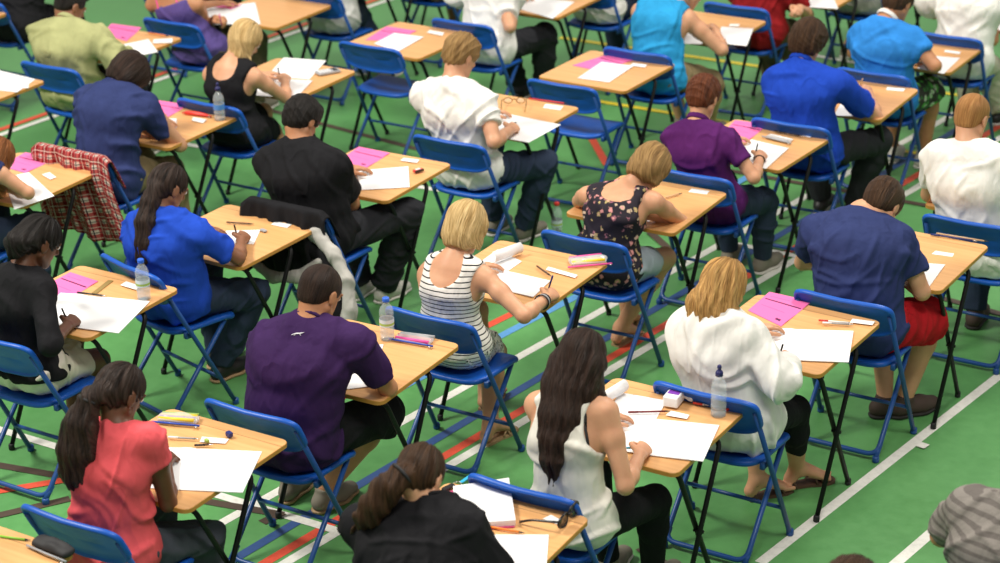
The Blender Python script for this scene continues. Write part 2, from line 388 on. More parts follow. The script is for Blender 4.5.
JOINTS = {'black55': {'AL': (-0.435, -0.05, 0.09),
             'AR': (-0.235, -0.05, 0.09),
             'EL': (-0.641, -0.268, 0.74),
             'ER': (-0.029, -0.268, 0.74),
             'H': (-0.335, -0.3, 1.12),
             'KL': (-0.458, -0.184, 0.487),
             'KR': (-0.212, -0.184, 0.487),
             'N': (-0.335, -0.4, 1.0),
             'P': (-0.335, -0.598, 0.565),
             'SL': (-0.51, -0.4, 0.945),
             'SR': (-0.16, -0.4, 0.945),
             'WL': (-0.435, -0.13, 0.755),
             'WR': (-0.235, -0.13, 0.755)},
 'black65': {'AL': (-0.088, -0.05, 0.09),
             'AR': (0.112, -0.05, 0.09),
             'EL': (-0.294, -0.268, 0.74),
             'ER': (0.318, -0.268, 0.74),
             'H': (0.012, -0.3, 1.12),
             'KL': (-0.117, -0.084, 0.508),
             'KR': (0.141, -0.084, 0.508),
             'N': (0.012, -0.4, 1.0),
             'P': (0.012, -0.5, 0.565),
             'SL': (-0.163, -0.4, 0.945),
             'SR': (0.187, -0.4, 0.945),
             'WL': (-0.088, -0.13, 0.755),
             'WR': (0.112, -0.13, 0.755)},
 'blacktee': {'AL': (-0.088, -0.05, 0.09),
              'AR': (0.06, -0.013, 0.09),
              'EL': (-0.263, -0.307, 0.74),
              'ER': (0.113, -0.345, 0.678),
              'H': (-0.092, -0.453, 1.122),
              'KL': (-0.117, -0.084, 0.508),
              'KR': (0.24, -0.032, 0.547),
              'N': (-0.076, -0.518, 1.022),
              'P': (0.012, -0.5, 0.565),
              'SL': (-0.25, -0.549, 0.897),
              'SR': (0.136, -0.504, 0.937),
              'WL': (-0.088, -0.13, 0.755),
              'WR': (-0.043, -0.145, 0.755)},
 'blacktop': {'AL': (-0.082, -0.05, 0.09),
              'AR': (0.118, -0.05, 0.09),
              'EL': (-0.232, -0.299, 0.74),
              'ER': (0.243, -0.322, 0.713),
              'H': (0.031, -0.398, 1.053),
              'KL': (-0.11, -0.098, 0.506),
              'KR': (-0.016, -0.144, 0.422),
              'N': (0.006, -0.5, 0.945),
              'P': (0.018, -0.514, 0.565),
              'SL': (-0.152, -0.514, 0.848),
              'SR': (0.175, -0.5, 0.874),
              'WL': (-0.082, -0.13, 0.755),
              'WR': (0.111, -0.15, 0.755)},
 'blouse': {'AL': (-0.023, -0.213, 0.09),
            'AR': (0.083, -0.028, 0.09),
            'EL': (-0.247, -0.314, 0.74),
            'ER': (0.231, -0.594, 0.781),
            'H': (-0.084, -0.468, 1.078),
            'KL': (-0.097, -0.134, 0.496),
            'KR': (0.124, -0.175, 0.447),
            'N': (-0.095, -0.551, 0.974),
            'P': (0.002, -0.551, 0.565),
            'SL': (-0.215, -0.552, 0.872),
            'SR': (0.083, -0.548, 0.914),
            'WL': (-0.098, -0.13, 0.755),
            'WR': (0.153, -0.359, 0.755)},
 'bluetee': {'AL': (-0.123, -0.05, 0.09),
             'AR': (-0.004, -0.158, 0.09),
             'EL': (-0.306, -0.274, 0.74),
             'ER': (0.268, -0.306, 0.75),
             'H': (-0.053, -0.387, 1.069),
             'KL': (-0.156, -0.022, 0.508),
             'KR': (0.142, -0.044, 0.452),
             'N': (-0.042, -0.458, 0.96),
             'P': (-0.023, -0.438, 0.565),
             'SL': (-0.201, -0.476, 0.851),
             'SR': (0.161, -0.438, 0.887),
             'WL': (-0.123, -0.13, 0.755),
             'WR': (0.151, -0.125, 0.755)},
 'boy': {'AL': (-0.063, -0.05, 0.09),
         'AR': (0.137, -0.05, 0.09),
         'EL': (-0.239, -0.29, 0.754),
         'ER': (0.269, -0.574, 0.77),
         'H': (-0.048, -0.384, 1.153),
         'KL': (-0.095, -0.031, 0.508),
         'KR': (0.281, -0.057, 0.49),
         'N': (-0.048, -0.471, 1.03),
         'P': (0.037, -0.447, 0.565),
         'SL': (-0.233, -0.501, 0.931),
         'SR': (0.145, -0.468, 0.939),
         'WL': (-0.063, -0.13, 0.755),
         'WR': (0.219, -0.326, 0.755)},
 'bright': {'AL': (-0.127, -0.05, 0.09),
            'AR': (0.073, -0.05, 0.09),
            'EL': (-0.323, -0.28, 0.74),
            'ER': (0.268, -0.499, 0.799),
            'H': (-0.032, -0.361, 1.105),
            'KL': (-0.158, -0.055, 0.509),
            'KR': (0.104, -0.055, 0.509),
            'N': (-0.07, -0.456, 1.009),
            'P': (-0.027, -0.471, 0.565),
            'SL': (-0.21, -0.454, 0.916),
            'SR': (0.106, -0.464, 0.925),
            'WL': (-0.127, -0.13, 0.755),
            'WR': (0.126, -0.276, 0.755)},
 'brownhead': {'AL': (-0.088, -0.05, 0.09),
               'AR': (0.112, -0.05, 0.09),
               'EL': (-0.294, -0.268, 0.74),
               'ER': (0.318, -0.268, 0.74),
               'H': (0.012, -0.3, 1.12),
               'KL': (-0.117, -0.084, 0.508),
               'KR': (0.141, -0.084, 0.508),
               'N': (0.012, -0.4, 1.0),
               'P': (0.012, -0.5, 0.565),
               'SL': (-0.163, -0.4, 0.945),
               'SR': (0.187, -0.4, 0.945),
               'WL': (-0.088, -0.13, 0.755),
               'WR': (0.112, -0.13, 0.755)},
 'cardigan': {'AL': (-0.079, -0.05, 0.09),
              'AR': (0.121, -0.05, 0.09),
              'EL': (-0.263, -0.186, 0.849),
              'ER': (0.294, -0.53, 0.767),
              'H': (0.051, -0.285, 1.104),
              'KL': (-0.114, 0.024, 0.502),
              'KR': (0.061, -0.011, 0.431),
              'N': (0.022, -0.387, 1.005),
              'P': (0.021, -0.39, 0.565),
              'SL': (-0.121, -0.41, 0.881),
              'SR': (0.164, -0.412, 0.94),
              'WL': (-0.088, -0.116, 0.98),
              'WR': (0.199, -0.315, 0.755)},
 'dark64': {'AL': (-0.088, -0.05, 0.09),
            'AR': (0.112, -0.05, 0.09),
            'EL': (-0.294, -0.268, 0.74),
            'ER': (0.318, -0.268, 0.74),
            'H': (0.012, -0.3, 1.12),
            'KL': (-0.117, -0.084, 0.508),
            'KR': (-0.058, -0.123, 0.458),
            'N': (0.012, -0.4, 1.0),
            'P': (0.012, -0.5, 0.565),
            'SL': (-0.163, -0.4, 0.945),
            'SR': (0.187, -0.4, 0.945),
            'WL': (-0.088, -0.13, 0.755),
            'WR': (0.112, -0.13, 0.755)},
 'dark74': {'AL': (-0.088, -0.05, 0.09),
            'AR': (0.112, -0.05, 0.09),
            'EL': (-0.294, -0.268, 0.74),
            'ER': (0.318, -0.268, 0.74),
            'H': (0.012, -0.3, 1.12),
            'KL': (-0.117, -0.084, 0.508),
            'KR': (0.141, -0.084, 0.508),
            'N': (0.012, -0.4, 1.0),
            'P': (0.012, -0.5, 0.565),
            'SL': (-0.163, -0.4, 0.945),
            'SR': (0.187, -0.4, 0.945),
            'WL': (-0.088, -0.13, 0.755),
            'WR': (0.112, -0.13, 0.755)},
 'floral': {'AL': (-0.081, -0.05, 0.09),
            'AR': (-0.047, -0.194, 0.09),
            'EL': (-0.275, -0.207, 0.74),
            'ER': (0.244, -0.098, 0.687),
            'H': (0.128, -0.221, 0.988),
            'KL': (-0.112, -0.049, 0.509),
            'KR': (0.129, -0.051, 0.456),
            'N': (0.052, -0.334, 0.898),
            'P': (0.019, -0.465, 0.565),
            'SL': (-0.15, -0.358, 0.839),
            'SR': (0.216, -0.326, 0.858),
            'WL': (-0.081, -0.13, 0.755),
            'WR': (0.134, -0.25, 0.755)},
 'ginger': {'AL': (-0.082, -0.05, 0.09),
            'AR': (0.118, -0.05, 0.09),
            'EL': (-0.299, -0.253, 0.745),
            'ER': (0.285, -0.31, 0.805),
            'H': (-0.091, -0.304, 1.191),
            'KL': (-0.117, 0.042, 0.498),
            'KR': (0.154, 0.042, 0.498),
            'N': (-0.075, -0.382, 1.08),
            'P': (0.018, -0.373, 0.565),
            'SL': (-0.219, -0.384, 0.991),
            'SR': (0.104, -0.383, 1.019),
            'WL': (-0.082, -0.13, 0.755),
            'WR': (0.118, -0.13, 0.755)},
 'green': {'AL': (-0.02, -0.05, 0.09),
           'AR': (0.18, -0.05, 0.09),
           'EL': (-0.21, -0.283, 0.74),
           'ER': (0.43, -0.418, 0.741),
           'H': (0.044, -0.408, 1.066),
           'KL': (-0.051, -0.052, 0.509),
           'KR': (0.211, -0.052, 0.509),
           'N': (0.057, -0.473, 0.97),
           'P': (0.08, -0.468, 0.565),
           'SL': (-0.128, -0.499, 0.876),
           'SR': (0.277, -0.441, 0.89),
           'WL': (-0.02, -0.13, 0.755),
           'WR': (0.241, -0.235, 0.755)},
 'greystripe': {'AL': (-0.088, -0.05, 0.09),
                'AR': (0.112, -0.05, 0.09),
                'EL': (-0.294, -0.268, 0.74),
                'ER': (0.318, -0.268, 0.74),
                'H': (0.012, -0.3, 1.12),
                'KL': (-0.117, -0.084, 0.508),
                'KR': (0.141, -0.084, 0.508),
                'N': (0.012, -0.4, 1.0),
                'P': (0.012, -0.5, 0.565),
                'SL': (-0.163, -0.4, 0.945),
                'SR': (0.187, -0.4, 0.945),
                'WL': (-0.088, -0.13, 0.755),
                'WR': (0.112, -0.13, 0.755)},
 'greytee': {'AL': (-0.088, -0.05, 0.09),
             'AR': (-0.197, -0.171, 0.09),
             'EL': (-0.294, -0.268, 0.74),
             'ER': (0.318, -0.268, 0.74),
             'H': (0.012, -0.3, 1.12),
             'KL': (-0.117, -0.084, 0.508),
             'KR': (0.065, -0.076, 0.471),
             'N': (0.012, -0.4, 1.0),
             'P': (0.012, -0.5, 0.565),
             'SL': (-0.163, -0.4, 0.945),
             'SR': (0.187, -0.4, 0.945),
             'WL': (-0.088, -0.13, 0.755),
             'WR': (0.112, -0.13, 0.755)},
 'lavender': {'AL': (-0.313, -0.05, 0.09),
              'AR': (-0.113, -0.05, 0.09),
              'EL': (-0.439, -0.334, 0.759),
              'ER': (-0.251, -0.357, 0.65),
              'H': (-0.351, -0.467, 1.078),
              'KL': (-0.344, -0.04, 0.509),
              'KR': (-0.081, -0.04, 0.509),
              'N': (-0.351, -0.567, 0.958),
              'P': (-0.213, -0.456, 0.565),
              'SL': (-0.502, -0.584, 0.829),
              'SR': (-0.147, -0.543, 0.864),
              'WL': (-0.317, -0.139, 0.757),
              'WR': (-0.106, -0.432, 0.755)},
 'navyleft': {'AL': (-0.088, -0.05, 0.09),
              'AR': (0.112, -0.05, 0.09),
              'EL': (-0.239, -0.179, 0.74),
              'ER': (0.267, -0.178, 0.682),
              'H': (-0.001, -0.25, 1.06),
              'KL': (-0.117, -0.084, 0.508),
              'KR': (0.108, -0.098, 0.483),
              'N': (-0.009, -0.312, 1.018),
              'P': (0.012, -0.5, 0.565),
              'SL': (-0.211, -0.36, 0.91),
              'SR': (0.183, -0.318, 0.913),
              'WL': (-0.018, -0.085, 0.755),
              'WR': (0.04, -0.212, 0.755)},
 'navyred': {'AL': (0.039, -0.251, 0.09),
             'AR': (0.12, -0.206, 0.09),
             'EL': (-0.402, -0.247, 0.689),
             'ER': (0.212, -0.331, 0.696),
             'H': (-0.02, -0.274, 1.052),
             'KL': (-0.059, -0.082, 0.462),
             'KR': (0.187, -0.098, 0.471),
             'N': (-0.086, -0.345, 1.03),
             'P': (-0.003, -0.493, 0.565),
             'SL': (-0.291, -0.386, 0.909),
             'SR': (0.104, -0.357, 0.935),
             'WL': (-0.152, -0.292, 0.755),
             'WR': (0.027, -0.194, 0.755)},
 'pink': {'AL': (-0.069, -0.05, 0.09),
          'AR': (0.131, -0.05, 0.09),
          'EL': (-0.244, -0.278, 0.746),
          'ER': (0.208, -0.308, 0.715),
          'H': (0.037, -0.32, 1.124),
          'KL': (-0.102, -0.009, 0.507),
          'KR': (0.184, -0.077, 0.449),
          'N': (0.061, -0.374, 1.015),
          'P': (0.031, -0.424, 0.565),
          'SL': (-0.111, -0.395, 0.945),
          'SR': (0.208, -0.361, 0.998),
          'WL': (-0.069, -0.13, 0.755),
          'WR': (0.051, -0.126, 0.755)},
 'polo': {'AL': (-0.12, -0.05, 0.09),
          'AR': (0.08, -0.05, 0.09),
          'EL': (-0.276, -0.296, 0.74),
          'ER': (0.234, -0.538, 0.729),
          'H': (-0.113, -0.436, 1.076),
          'KL': (-0.149, -0.085, 0.508),
          'KR': (0.118, -0.128, 0.451),
          'N': (-0.104, -0.519, 0.955),
          'P': (-0.02, -0.501, 0.565),
          'SL': (-0.245, -0.523, 0.862),
          'SR': (0.082, -0.512, 0.885),
          'WL': (-0.12, -0.13, 0.755),
          'WR': (0.164, -0.314, 0.755)},
 'ponytail': {'AL': (-0.088, -0.05, 0.09),
              'AR': (0.112, -0.05, 0.09),
              'EL': (-0.213, -0.24, 0.74),
              'ER': (0.332, -0.279, 0.745),
              'H': (-0.005, -0.321, 1.1),
              'KL': (-0.117, -0.084, 0.508),
              'KR': (0.141, -0.084, 0.508),
              'N': (0.05, -0.336, 1.028),
              'P': (0.012, -0.5, 0.565),
              'SL': (-0.189, -0.421, 0.919),
              'SR': (0.182, -0.359, 0.981),
              'WL': (0.008, -0.14, 0.755),
              'WR': (0.113, -0.158, 0.755)},
 'purple': {'AL': (-0.341, -0.106, 0.09),
            'AR': (-0.154, -0.105, 0.09),
            'EL': (-0.314, -0.292, 0.74),
            'ER': (0.283, -0.219, 0.732),
            'H': (0.034, -0.309, 1.13),
            'KL': (-0.251, -0.085, 0.5),
            'KR': (0.116, -0.012, 0.492),
            'N': (0.038, -0.377, 1.034),
            'P': (-0.027, -0.478, 0.565),
            'SL': (-0.155, -0.424, 0.923),
            'SR': (0.246, -0.358, 0.972),
            'WL': (-0.127, -0.13, 0.755),
            'WR': (0.085, -0.08, 0.755)},
 'redhair': {'AL': (-0.088, -0.05, 0.09),
             'AR': (0.112, -0.05, 0.09),
             'EL': (-0.268, -0.273, 0.743),
             'ER': (0.332, -0.288, 0.781),
             'H': (0.132, -0.286, 0.923),
             'KL': (-0.117, -0.084, 0.508),
             'KR': (0.141, -0.084, 0.508),
             'N': (0.012, -0.4, 1.0),
             'P': (0.012, -0.5, 0.565),
             'SL': (-0.149, -0.4, 0.945),
             'SR': (0.173, -0.4, 0.945),
             'WL': (-0.088, -0.13, 0.755),
             'WR': (0.112, -0.228, 0.755)},
 'redtee': {'AL': (-0.262, -0.05, 0.09),
            'AR': (-0.062, -0.05, 0.09),
            'EL': (-0.461, -0.225, 0.74),
            'ER': (0.11, -0.318, 0.637),
            'H': (-0.162, -0.3, 1.12),
            'KL': (-0.289, -0.115, 0.504),
            'KR': (-0.093, -0.137, 0.461),
            'N': (-0.162, -0.4, 1.0),
            'P': (-0.162, -0.531, 0.565),
            'SL': (-0.341, -0.453, 0.77),
            'SR': (0.028, -0.439, 0.792),
            'WL': (-0.262, -0.13, 0.755),
            'WR': (0.162, -0.579, 0.755)},
 'royal': {'AL': (-0.131, -0.05, 0.09),
           'AR': (0.069, -0.05, 0.09),
           'EL': (-0.319, -0.291, 0.74),
           'ER': (0.256, -0.251, 0.698),
           'H': (-0.102, -0.412, 1.13),
           'KL': (-0.16, -0.102, 0.506),
           'KR': (0.23, -0.103, 0.519),
           'N': (-0.107, -0.499, 1.015),
           'P': (-0.031, -0.518, 0.565),
           'SL': (-0.251, -0.504, 0.904),
           'SR': (0.126, -0.484, 0.936),
           'WL': (-0.131, -0.13, 0.755),
           'WR': (0.103, 0.002, 0.755)},
 'seatwhite': {'AL': (-0.088, -0.05, 0.09),
               'AR': (0.112, -0.05, 0.09),
               'EL': (-0.294, -0.268, 0.74),
               'ER': (0.318, -0.268, 0.74),
               'H': (0.012, -0.3, 1.12),
               'KL': (-0.117, -0.084, 0.508),
               'KR': (0.141, -0.084, 0.508),
               'N': (0.012, -0.4, 1.0),
               'P': (0.012, -0.5, 0.565),
               'SL': (-0.163, -0.4, 0.945),
               'SR': (0.187, -0.4, 0.945),
               'WL': (-0.088, -0.13, 0.755),
               'WR': (0.112, -0.13, 0.755)},
 'striped': {'AL': (-0.17, -0.05, 0.09),
             'AR': (0.035, -0.346, 0.09),
             'EL': (-0.321, -0.293, 0.74),
             'ER': (0.329, -0.516, 0.766),
             'H': (-0.045, -0.379, 1.058),
             'KL': (-0.2, -0.068, 0.509),
             'KR': (-0.079, -0.106, 0.336),
             'N': (-0.052, -0.465, 0.944),
             'P': (-0.07, -0.484, 0.565),
             'SL': (-0.191, -0.476, 0.839),
             'SR': (0.118, -0.467, 0.874),
             'WL': (-0.17, -0.13, 0.755),
             'WR': (0.305, -0.276, 0.755)},
 'tank': {'AL': (-0.13, -0.05, 0.09),
          'AR': (0.07, -0.05, 0.09),
          'EL': (-0.28, -0.304, 0.767),
          'ER': (0.205, -0.542, 0.744),
          'H': (-0.054, -0.399, 1.132),
          'KL': (-0.158, -0.111, 0.505),
          'KR': (0.124, -0.143, 0.471),
          'N': (-0.054, -0.475, 1.028),
          'P': (-0.03, -0.527, 0.565),
          'SL': (-0.205, -0.482, 0.95),
          'SR': (0.092, -0.474, 0.989),
          'WL': (-0.13, -0.13, 0.755),
          'WR': (0.149, -0.319, 0.755)},
 'turq': {'AL': (-0.125, -0.05, 0.09),
          'AR': (0.075, -0.05, 0.09),
          'EL': (-0.334, -0.246, 0.74),
          'ER': (0.302, -0.362, 0.695),
          'H': (0.045, -0.3, 1.018),
          'KL': (-0.148, -0.182, 0.488),
          'KR': (0.203, -0.243, 0.421),
          'N': (-0.05, -0.413, 0.969),
          'P': (-0.025, -0.597, 0.565),
          'SL': (-0.237, -0.428, 0.885),
          'SR': (0.101, -0.435, 0.879),
          'WL': (-0.125, -0.13, 0.755),
          'WR': (0.159, -0.168, 0.755)},
 'whitedark': {'AL': (-0.164, -0.05, 0.09),
               'AR': (0.036, -0.05, 0.09),
               'EL': (-0.363, -0.265, 0.74),
               'ER': (0.149, -0.669, 0.718),
               'H': (-0.064, -0.3, 1.12),
               'KL': (-0.186, -0.2, 0.482),
               'KR': (0.115, -0.167, 0.531),
               'N': (-0.064, -0.4, 1.0),
               'P': (-0.064, -0.614, 0.565),
               'SL': (-0.363, -0.517, 0.83),
               'SR': (-0.007, -0.507, 0.838),
               'WL': (-0.164, -0.13, 0.755),
               'WR': (0.02, -0.428, 0.755)},
 'whitetop': {'AL': (-0.214, -0.05, 0.09),
              'AR': (-0.014, -0.05, 0.09),
              'EL': (-0.427, -0.245, 0.74),
              'ER': (0.034, -0.456, 0.677),
              'H': (-0.114, -0.3, 1.12),
              'KL': (-0.24, -0.14, 0.499),
              'KR': (-0.03, -0.21, 0.405),
              'N': (-0.114, -0.4, 1.0),
              'P': (-0.114, -0.555, 0.565),
              'SL': (-0.417, -0.464, 0.881),
              'SR': (-0.036, -0.438, 0.922),
              'WL': (-0.214, -0.13, 0.755),
              'WR': (-0.047, -0.24, 0.755)}}
QUADS = [('pink', 'D1', [(-0.146, 0.302), (0.046, 0.241), (-0.041, -0.041), (-0.231, -0.016)]),
 ('sheet', 'D1', [(-0.106, 0.121), (0.108, 0.135), (0.131, -0.218), (-0.074, -0.232)]), ('card', 'D1', [(0.076, 0.185), (0.169, 0.194), (0.181, 0.138), (0.085, 0.134)]),
 ('pink', 'D2', [(-0.278, 0.219), (-0.088, 0.198), (-0.063, -0.06), (-0.268, -0.02)]),
 ('book', 'D2', [(-0.143, 0.006), (0.28, 0.128), (0.393, -0.213), (-0.033, -0.299)]), ('card', 'D2', [(0.035, 0.251), (0.132, 0.242), (0.143, 0.197), (0.04, 0.205)]),
 ('book', 'D3', [(-0.144, 0.068), (0.004, 0.157), (0.196, -0.208), (0.091, -0.304)]), ('sheet', 'D4', [(-0.219, 0.196), (-0.01, 0.217), (0.028, 0.036), (-0.162, 0.018)]),
 ('book', 'D4', [(-0.121, 0.003), (0.267, 0.121), (0.347, -0.185), (-0.006, -0.271)]), ('card', 'D4', [(0.046, 0.139), (0.127, 0.141), (0.134, 0.105), (0.047, 0.094)]),
 ('pink', 'D5', [(-0.25, 0.366), (-0.04, 0.358), (-0.049, 0.046), (-0.246, 0.133)]), ('book', 'D5', [(-0.077, -0.003), (0.244, 0.144), (0.349, -0.164), (0.019, -0.3)]),
 ('card', 'D5', [(0.192, 0.259), (0.288, 0.278), (0.292, 0.237), (0.197, 0.218)]), ('book', 'D6', [(-0.082, 0.038), (0.259, 0.189), (0.399, -0.111), (0.038, -0.266)]),
 ('card', 'D6', [(-0.02, 0.172), (0.084, 0.208), (0.096, 0.17), (-0.0, 0.132)]), ('sheet', 'D7', [(-0.063, 0.021), (0.079, 0.108), (0.163, -0.053), (0.009, -0.137)]),
 ('card', 'D7', [(0.076, 0.233), (0.172, 0.239), (0.179, 0.191), (0.082, 0.19)]), ('card', 'D8', [(0.105, 0.127), (0.193, 0.135), (0.199, 0.095), (0.103, 0.081)]),
 ('sheet', 'D8', [(0.02, -0.072), (0.206, -0.019), (0.234, -0.312), (0.052, -0.354)]),
 ('pink', 'D9', [(-0.27, 0.304), (-0.078, 0.322), (-0.057, -0.012), (-0.237, 0.072)]),
 ('sheet', 'D9', [(-0.051, 0.043), (0.187, 0.0), (0.214, -0.346), (-0.013, -0.318)]), ('card', 'D9', [(0.128, 0.288), (0.216, 0.274), (0.217, 0.214), (0.124, 0.245)]),
 ('pink', 'D10', [(-0.289, 0.187), (-0.056, 0.19), (-0.055, -0.069), (-0.233, -0.137)]),
 ('sheet', 'D10', [(-0.154, 0.078), (0.067, 0.083), (0.099, -0.255), (-0.134, -0.184)]), ('card', 'D10', [(0.014, 0.232), (0.13, 0.226), (0.157, 0.161), (0.032, 0.175)]),
 ('pink', 'D11', [(-0.264, 0.316), (-0.048, 0.315), (-0.03, 0.068), (-0.232, 0.087)]),
 ('sheet', 'D11', [(-0.083, -0.044), (-0.015, 0.076), (0.348, -0.123), (0.304, -0.368)]), ('card', 'D11', [(0.069, 0.085), (0.08, 0.132), (0.166, 0.09), (0.162, 0.049)]),
 ('pink', 'D12', [(-0.295, 0.318), (-0.088, 0.333), (-0.044, 0.087), (-0.244, 0.12)]),
 ('sheet', 'D12', [(-0.072, 0.052), (0.017, 0.099), (0.126, -0.029), (-0.001, -0.066)]), ('card', 'D12', [(0.085, 0.163), (0.181, 0.167), (0.203, 0.105), (0.119, 0.11)]),
 ('pink', 'D13', [(-0.299, 0.308), (-0.091, 0.301), (-0.068, 0.042), (-0.264, 0.078)]),
 ('sheet', 'D13', [(-0.094, -0.023), (0.119, 0.164), (0.297, -0.091), (0.105, -0.243)]), ('card', 'D13', [(0.021, 0.265), (0.113, 0.28), (0.129, 0.232), (0.03, 0.221)]),
 ('sheet', 'D14', [(-0.242, 0.2), (-0.063, 0.122), (-0.062, -0.0), (-0.233, 0.041)]),
 ('book', 'D14', [(-0.151, -0.012), (0.171, -0.017), (0.201, -0.221), (-0.062, -0.204)]), ('card', 'D14', [(0.082, 0.12), (0.25, 0.098), (0.256, 0.063), (0.09, 0.083)]),
 ('folder', 'D15', [(-0.244, 0.242), (-0.098, 0.398), (0.086, 0.139), (-0.084, 0.01)]),
 ('sheet', 'D15', [(-0.052, -0.002), (0.219, 0.145), (0.318, -0.043), (0.088, -0.172)]),
 ('card', 'D15', [(0.154, 0.273), (0.221, 0.253), (0.203, 0.223), (0.142, 0.233)]), ('card', 'D16', [(0.114, 0.275), (0.219, 0.296), (0.226, 0.237), (0.129, 0.219)]),
 ('sheet', 'D16', [(-0.008, -0.113), (0.168, -0.08), (0.19, -0.306), (0.049, -0.361)]), ('card', 'D17', [(0.104, 0.288), (0.199, 0.3), (0.208, 0.249), (0.111, 0.236)]),
 ('sheet', 'D17', [(-0.046, -0.041), (0.098, -0.027), (0.131, -0.235), (0.008, -0.25)]),
 ('sheet', 'D18', [(-0.106, 0.029), (0.358, -0.008), (0.352, -0.349), (-0.029, -0.346)]),
 ('card', 'D18', [(0.095, 0.275), (0.206, 0.285), (0.227, 0.213), (0.119, 0.204)]), ('sheet', 'D19', [(-0.264, 0.335), (0.012, 0.399), (0.146, 0.04), (-0.121, -0.024)]),
 ('sheet', 'D19', [(-0.164, -0.085), (0.184, 0.022), (0.298, -0.301), (-0.039, -0.393)]),
 ('pink', 'D20', [(-0.335, 0.357), (-0.092, 0.375), (0.027, 0.087), (-0.233, 0.142)]),
 ('sheet', 'D20', [(0.045, -0.014), (0.133, 0.177), (0.369, -0.012), (0.249, -0.28)]), ('card', 'D20', [(0.162, 0.192), (0.258, 0.268), (0.318, 0.188), (0.216, 0.118)]),
 ('book', 'D21', [(-0.219, 0.349), (0.223, 0.308), (0.313, 0.055), (0.043, 0.024)]), ('card', 'D21', [(0.236, 0.178), (0.258, 0.213), (0.315, 0.152), (0.273, 0.13)]),
 ('sheet', 'D22', [(-0.426, -0.146), (-0.204, 0.12), (0.151, -0.285), (-0.12, -0.444)]),
 ('pink', 'D22', [(-0.399, 0.019), (-0.243, 0.024), (-0.244, -0.09), (-0.415, -0.103)]),
 ('sheet', 'D23', [(-0.197, 0.072), (0.209, 0.07), (0.282, -0.351), (-0.064, -0.239)]),
 ('sheet', 'D24', [(-0.054, -0.09), (0.067, 0.007), (0.158, -0.35), (0.041, -0.411)]), ('sheet', 'D24', [(0.1, 0.05), (0.301, 0.1), (0.425, -0.265), (0.236, -0.293)]),
 ('card', 'D24', [(0.123, 0.129), (0.178, 0.157), (0.198, 0.101), (0.139, 0.078)]), ('sheet', 'D25', [(0.006, -0.178), (0.222, -0.147), (0.329, -0.337), (0.13, -0.393)]),
 ('sheet', 'D26', [(0.111, -0.03), (0.25, -0.007), (0.274, -0.353), (0.094, -0.319)]), ('card', 'D26', [(0.111, 0.116), (0.209, 0.12), (0.219, 0.067), (0.123, 0.068)]),
 ('pink', 'D27', [(-0.212, 0.143), (-0.112, 0.156), (-0.064, -0.012), (-0.175, 0.007)]),
 ('sheet', 'D27', [(-0.025, -0.142), (0.072, -0.166), (0.113, -0.399), (-0.007, -0.317)])]
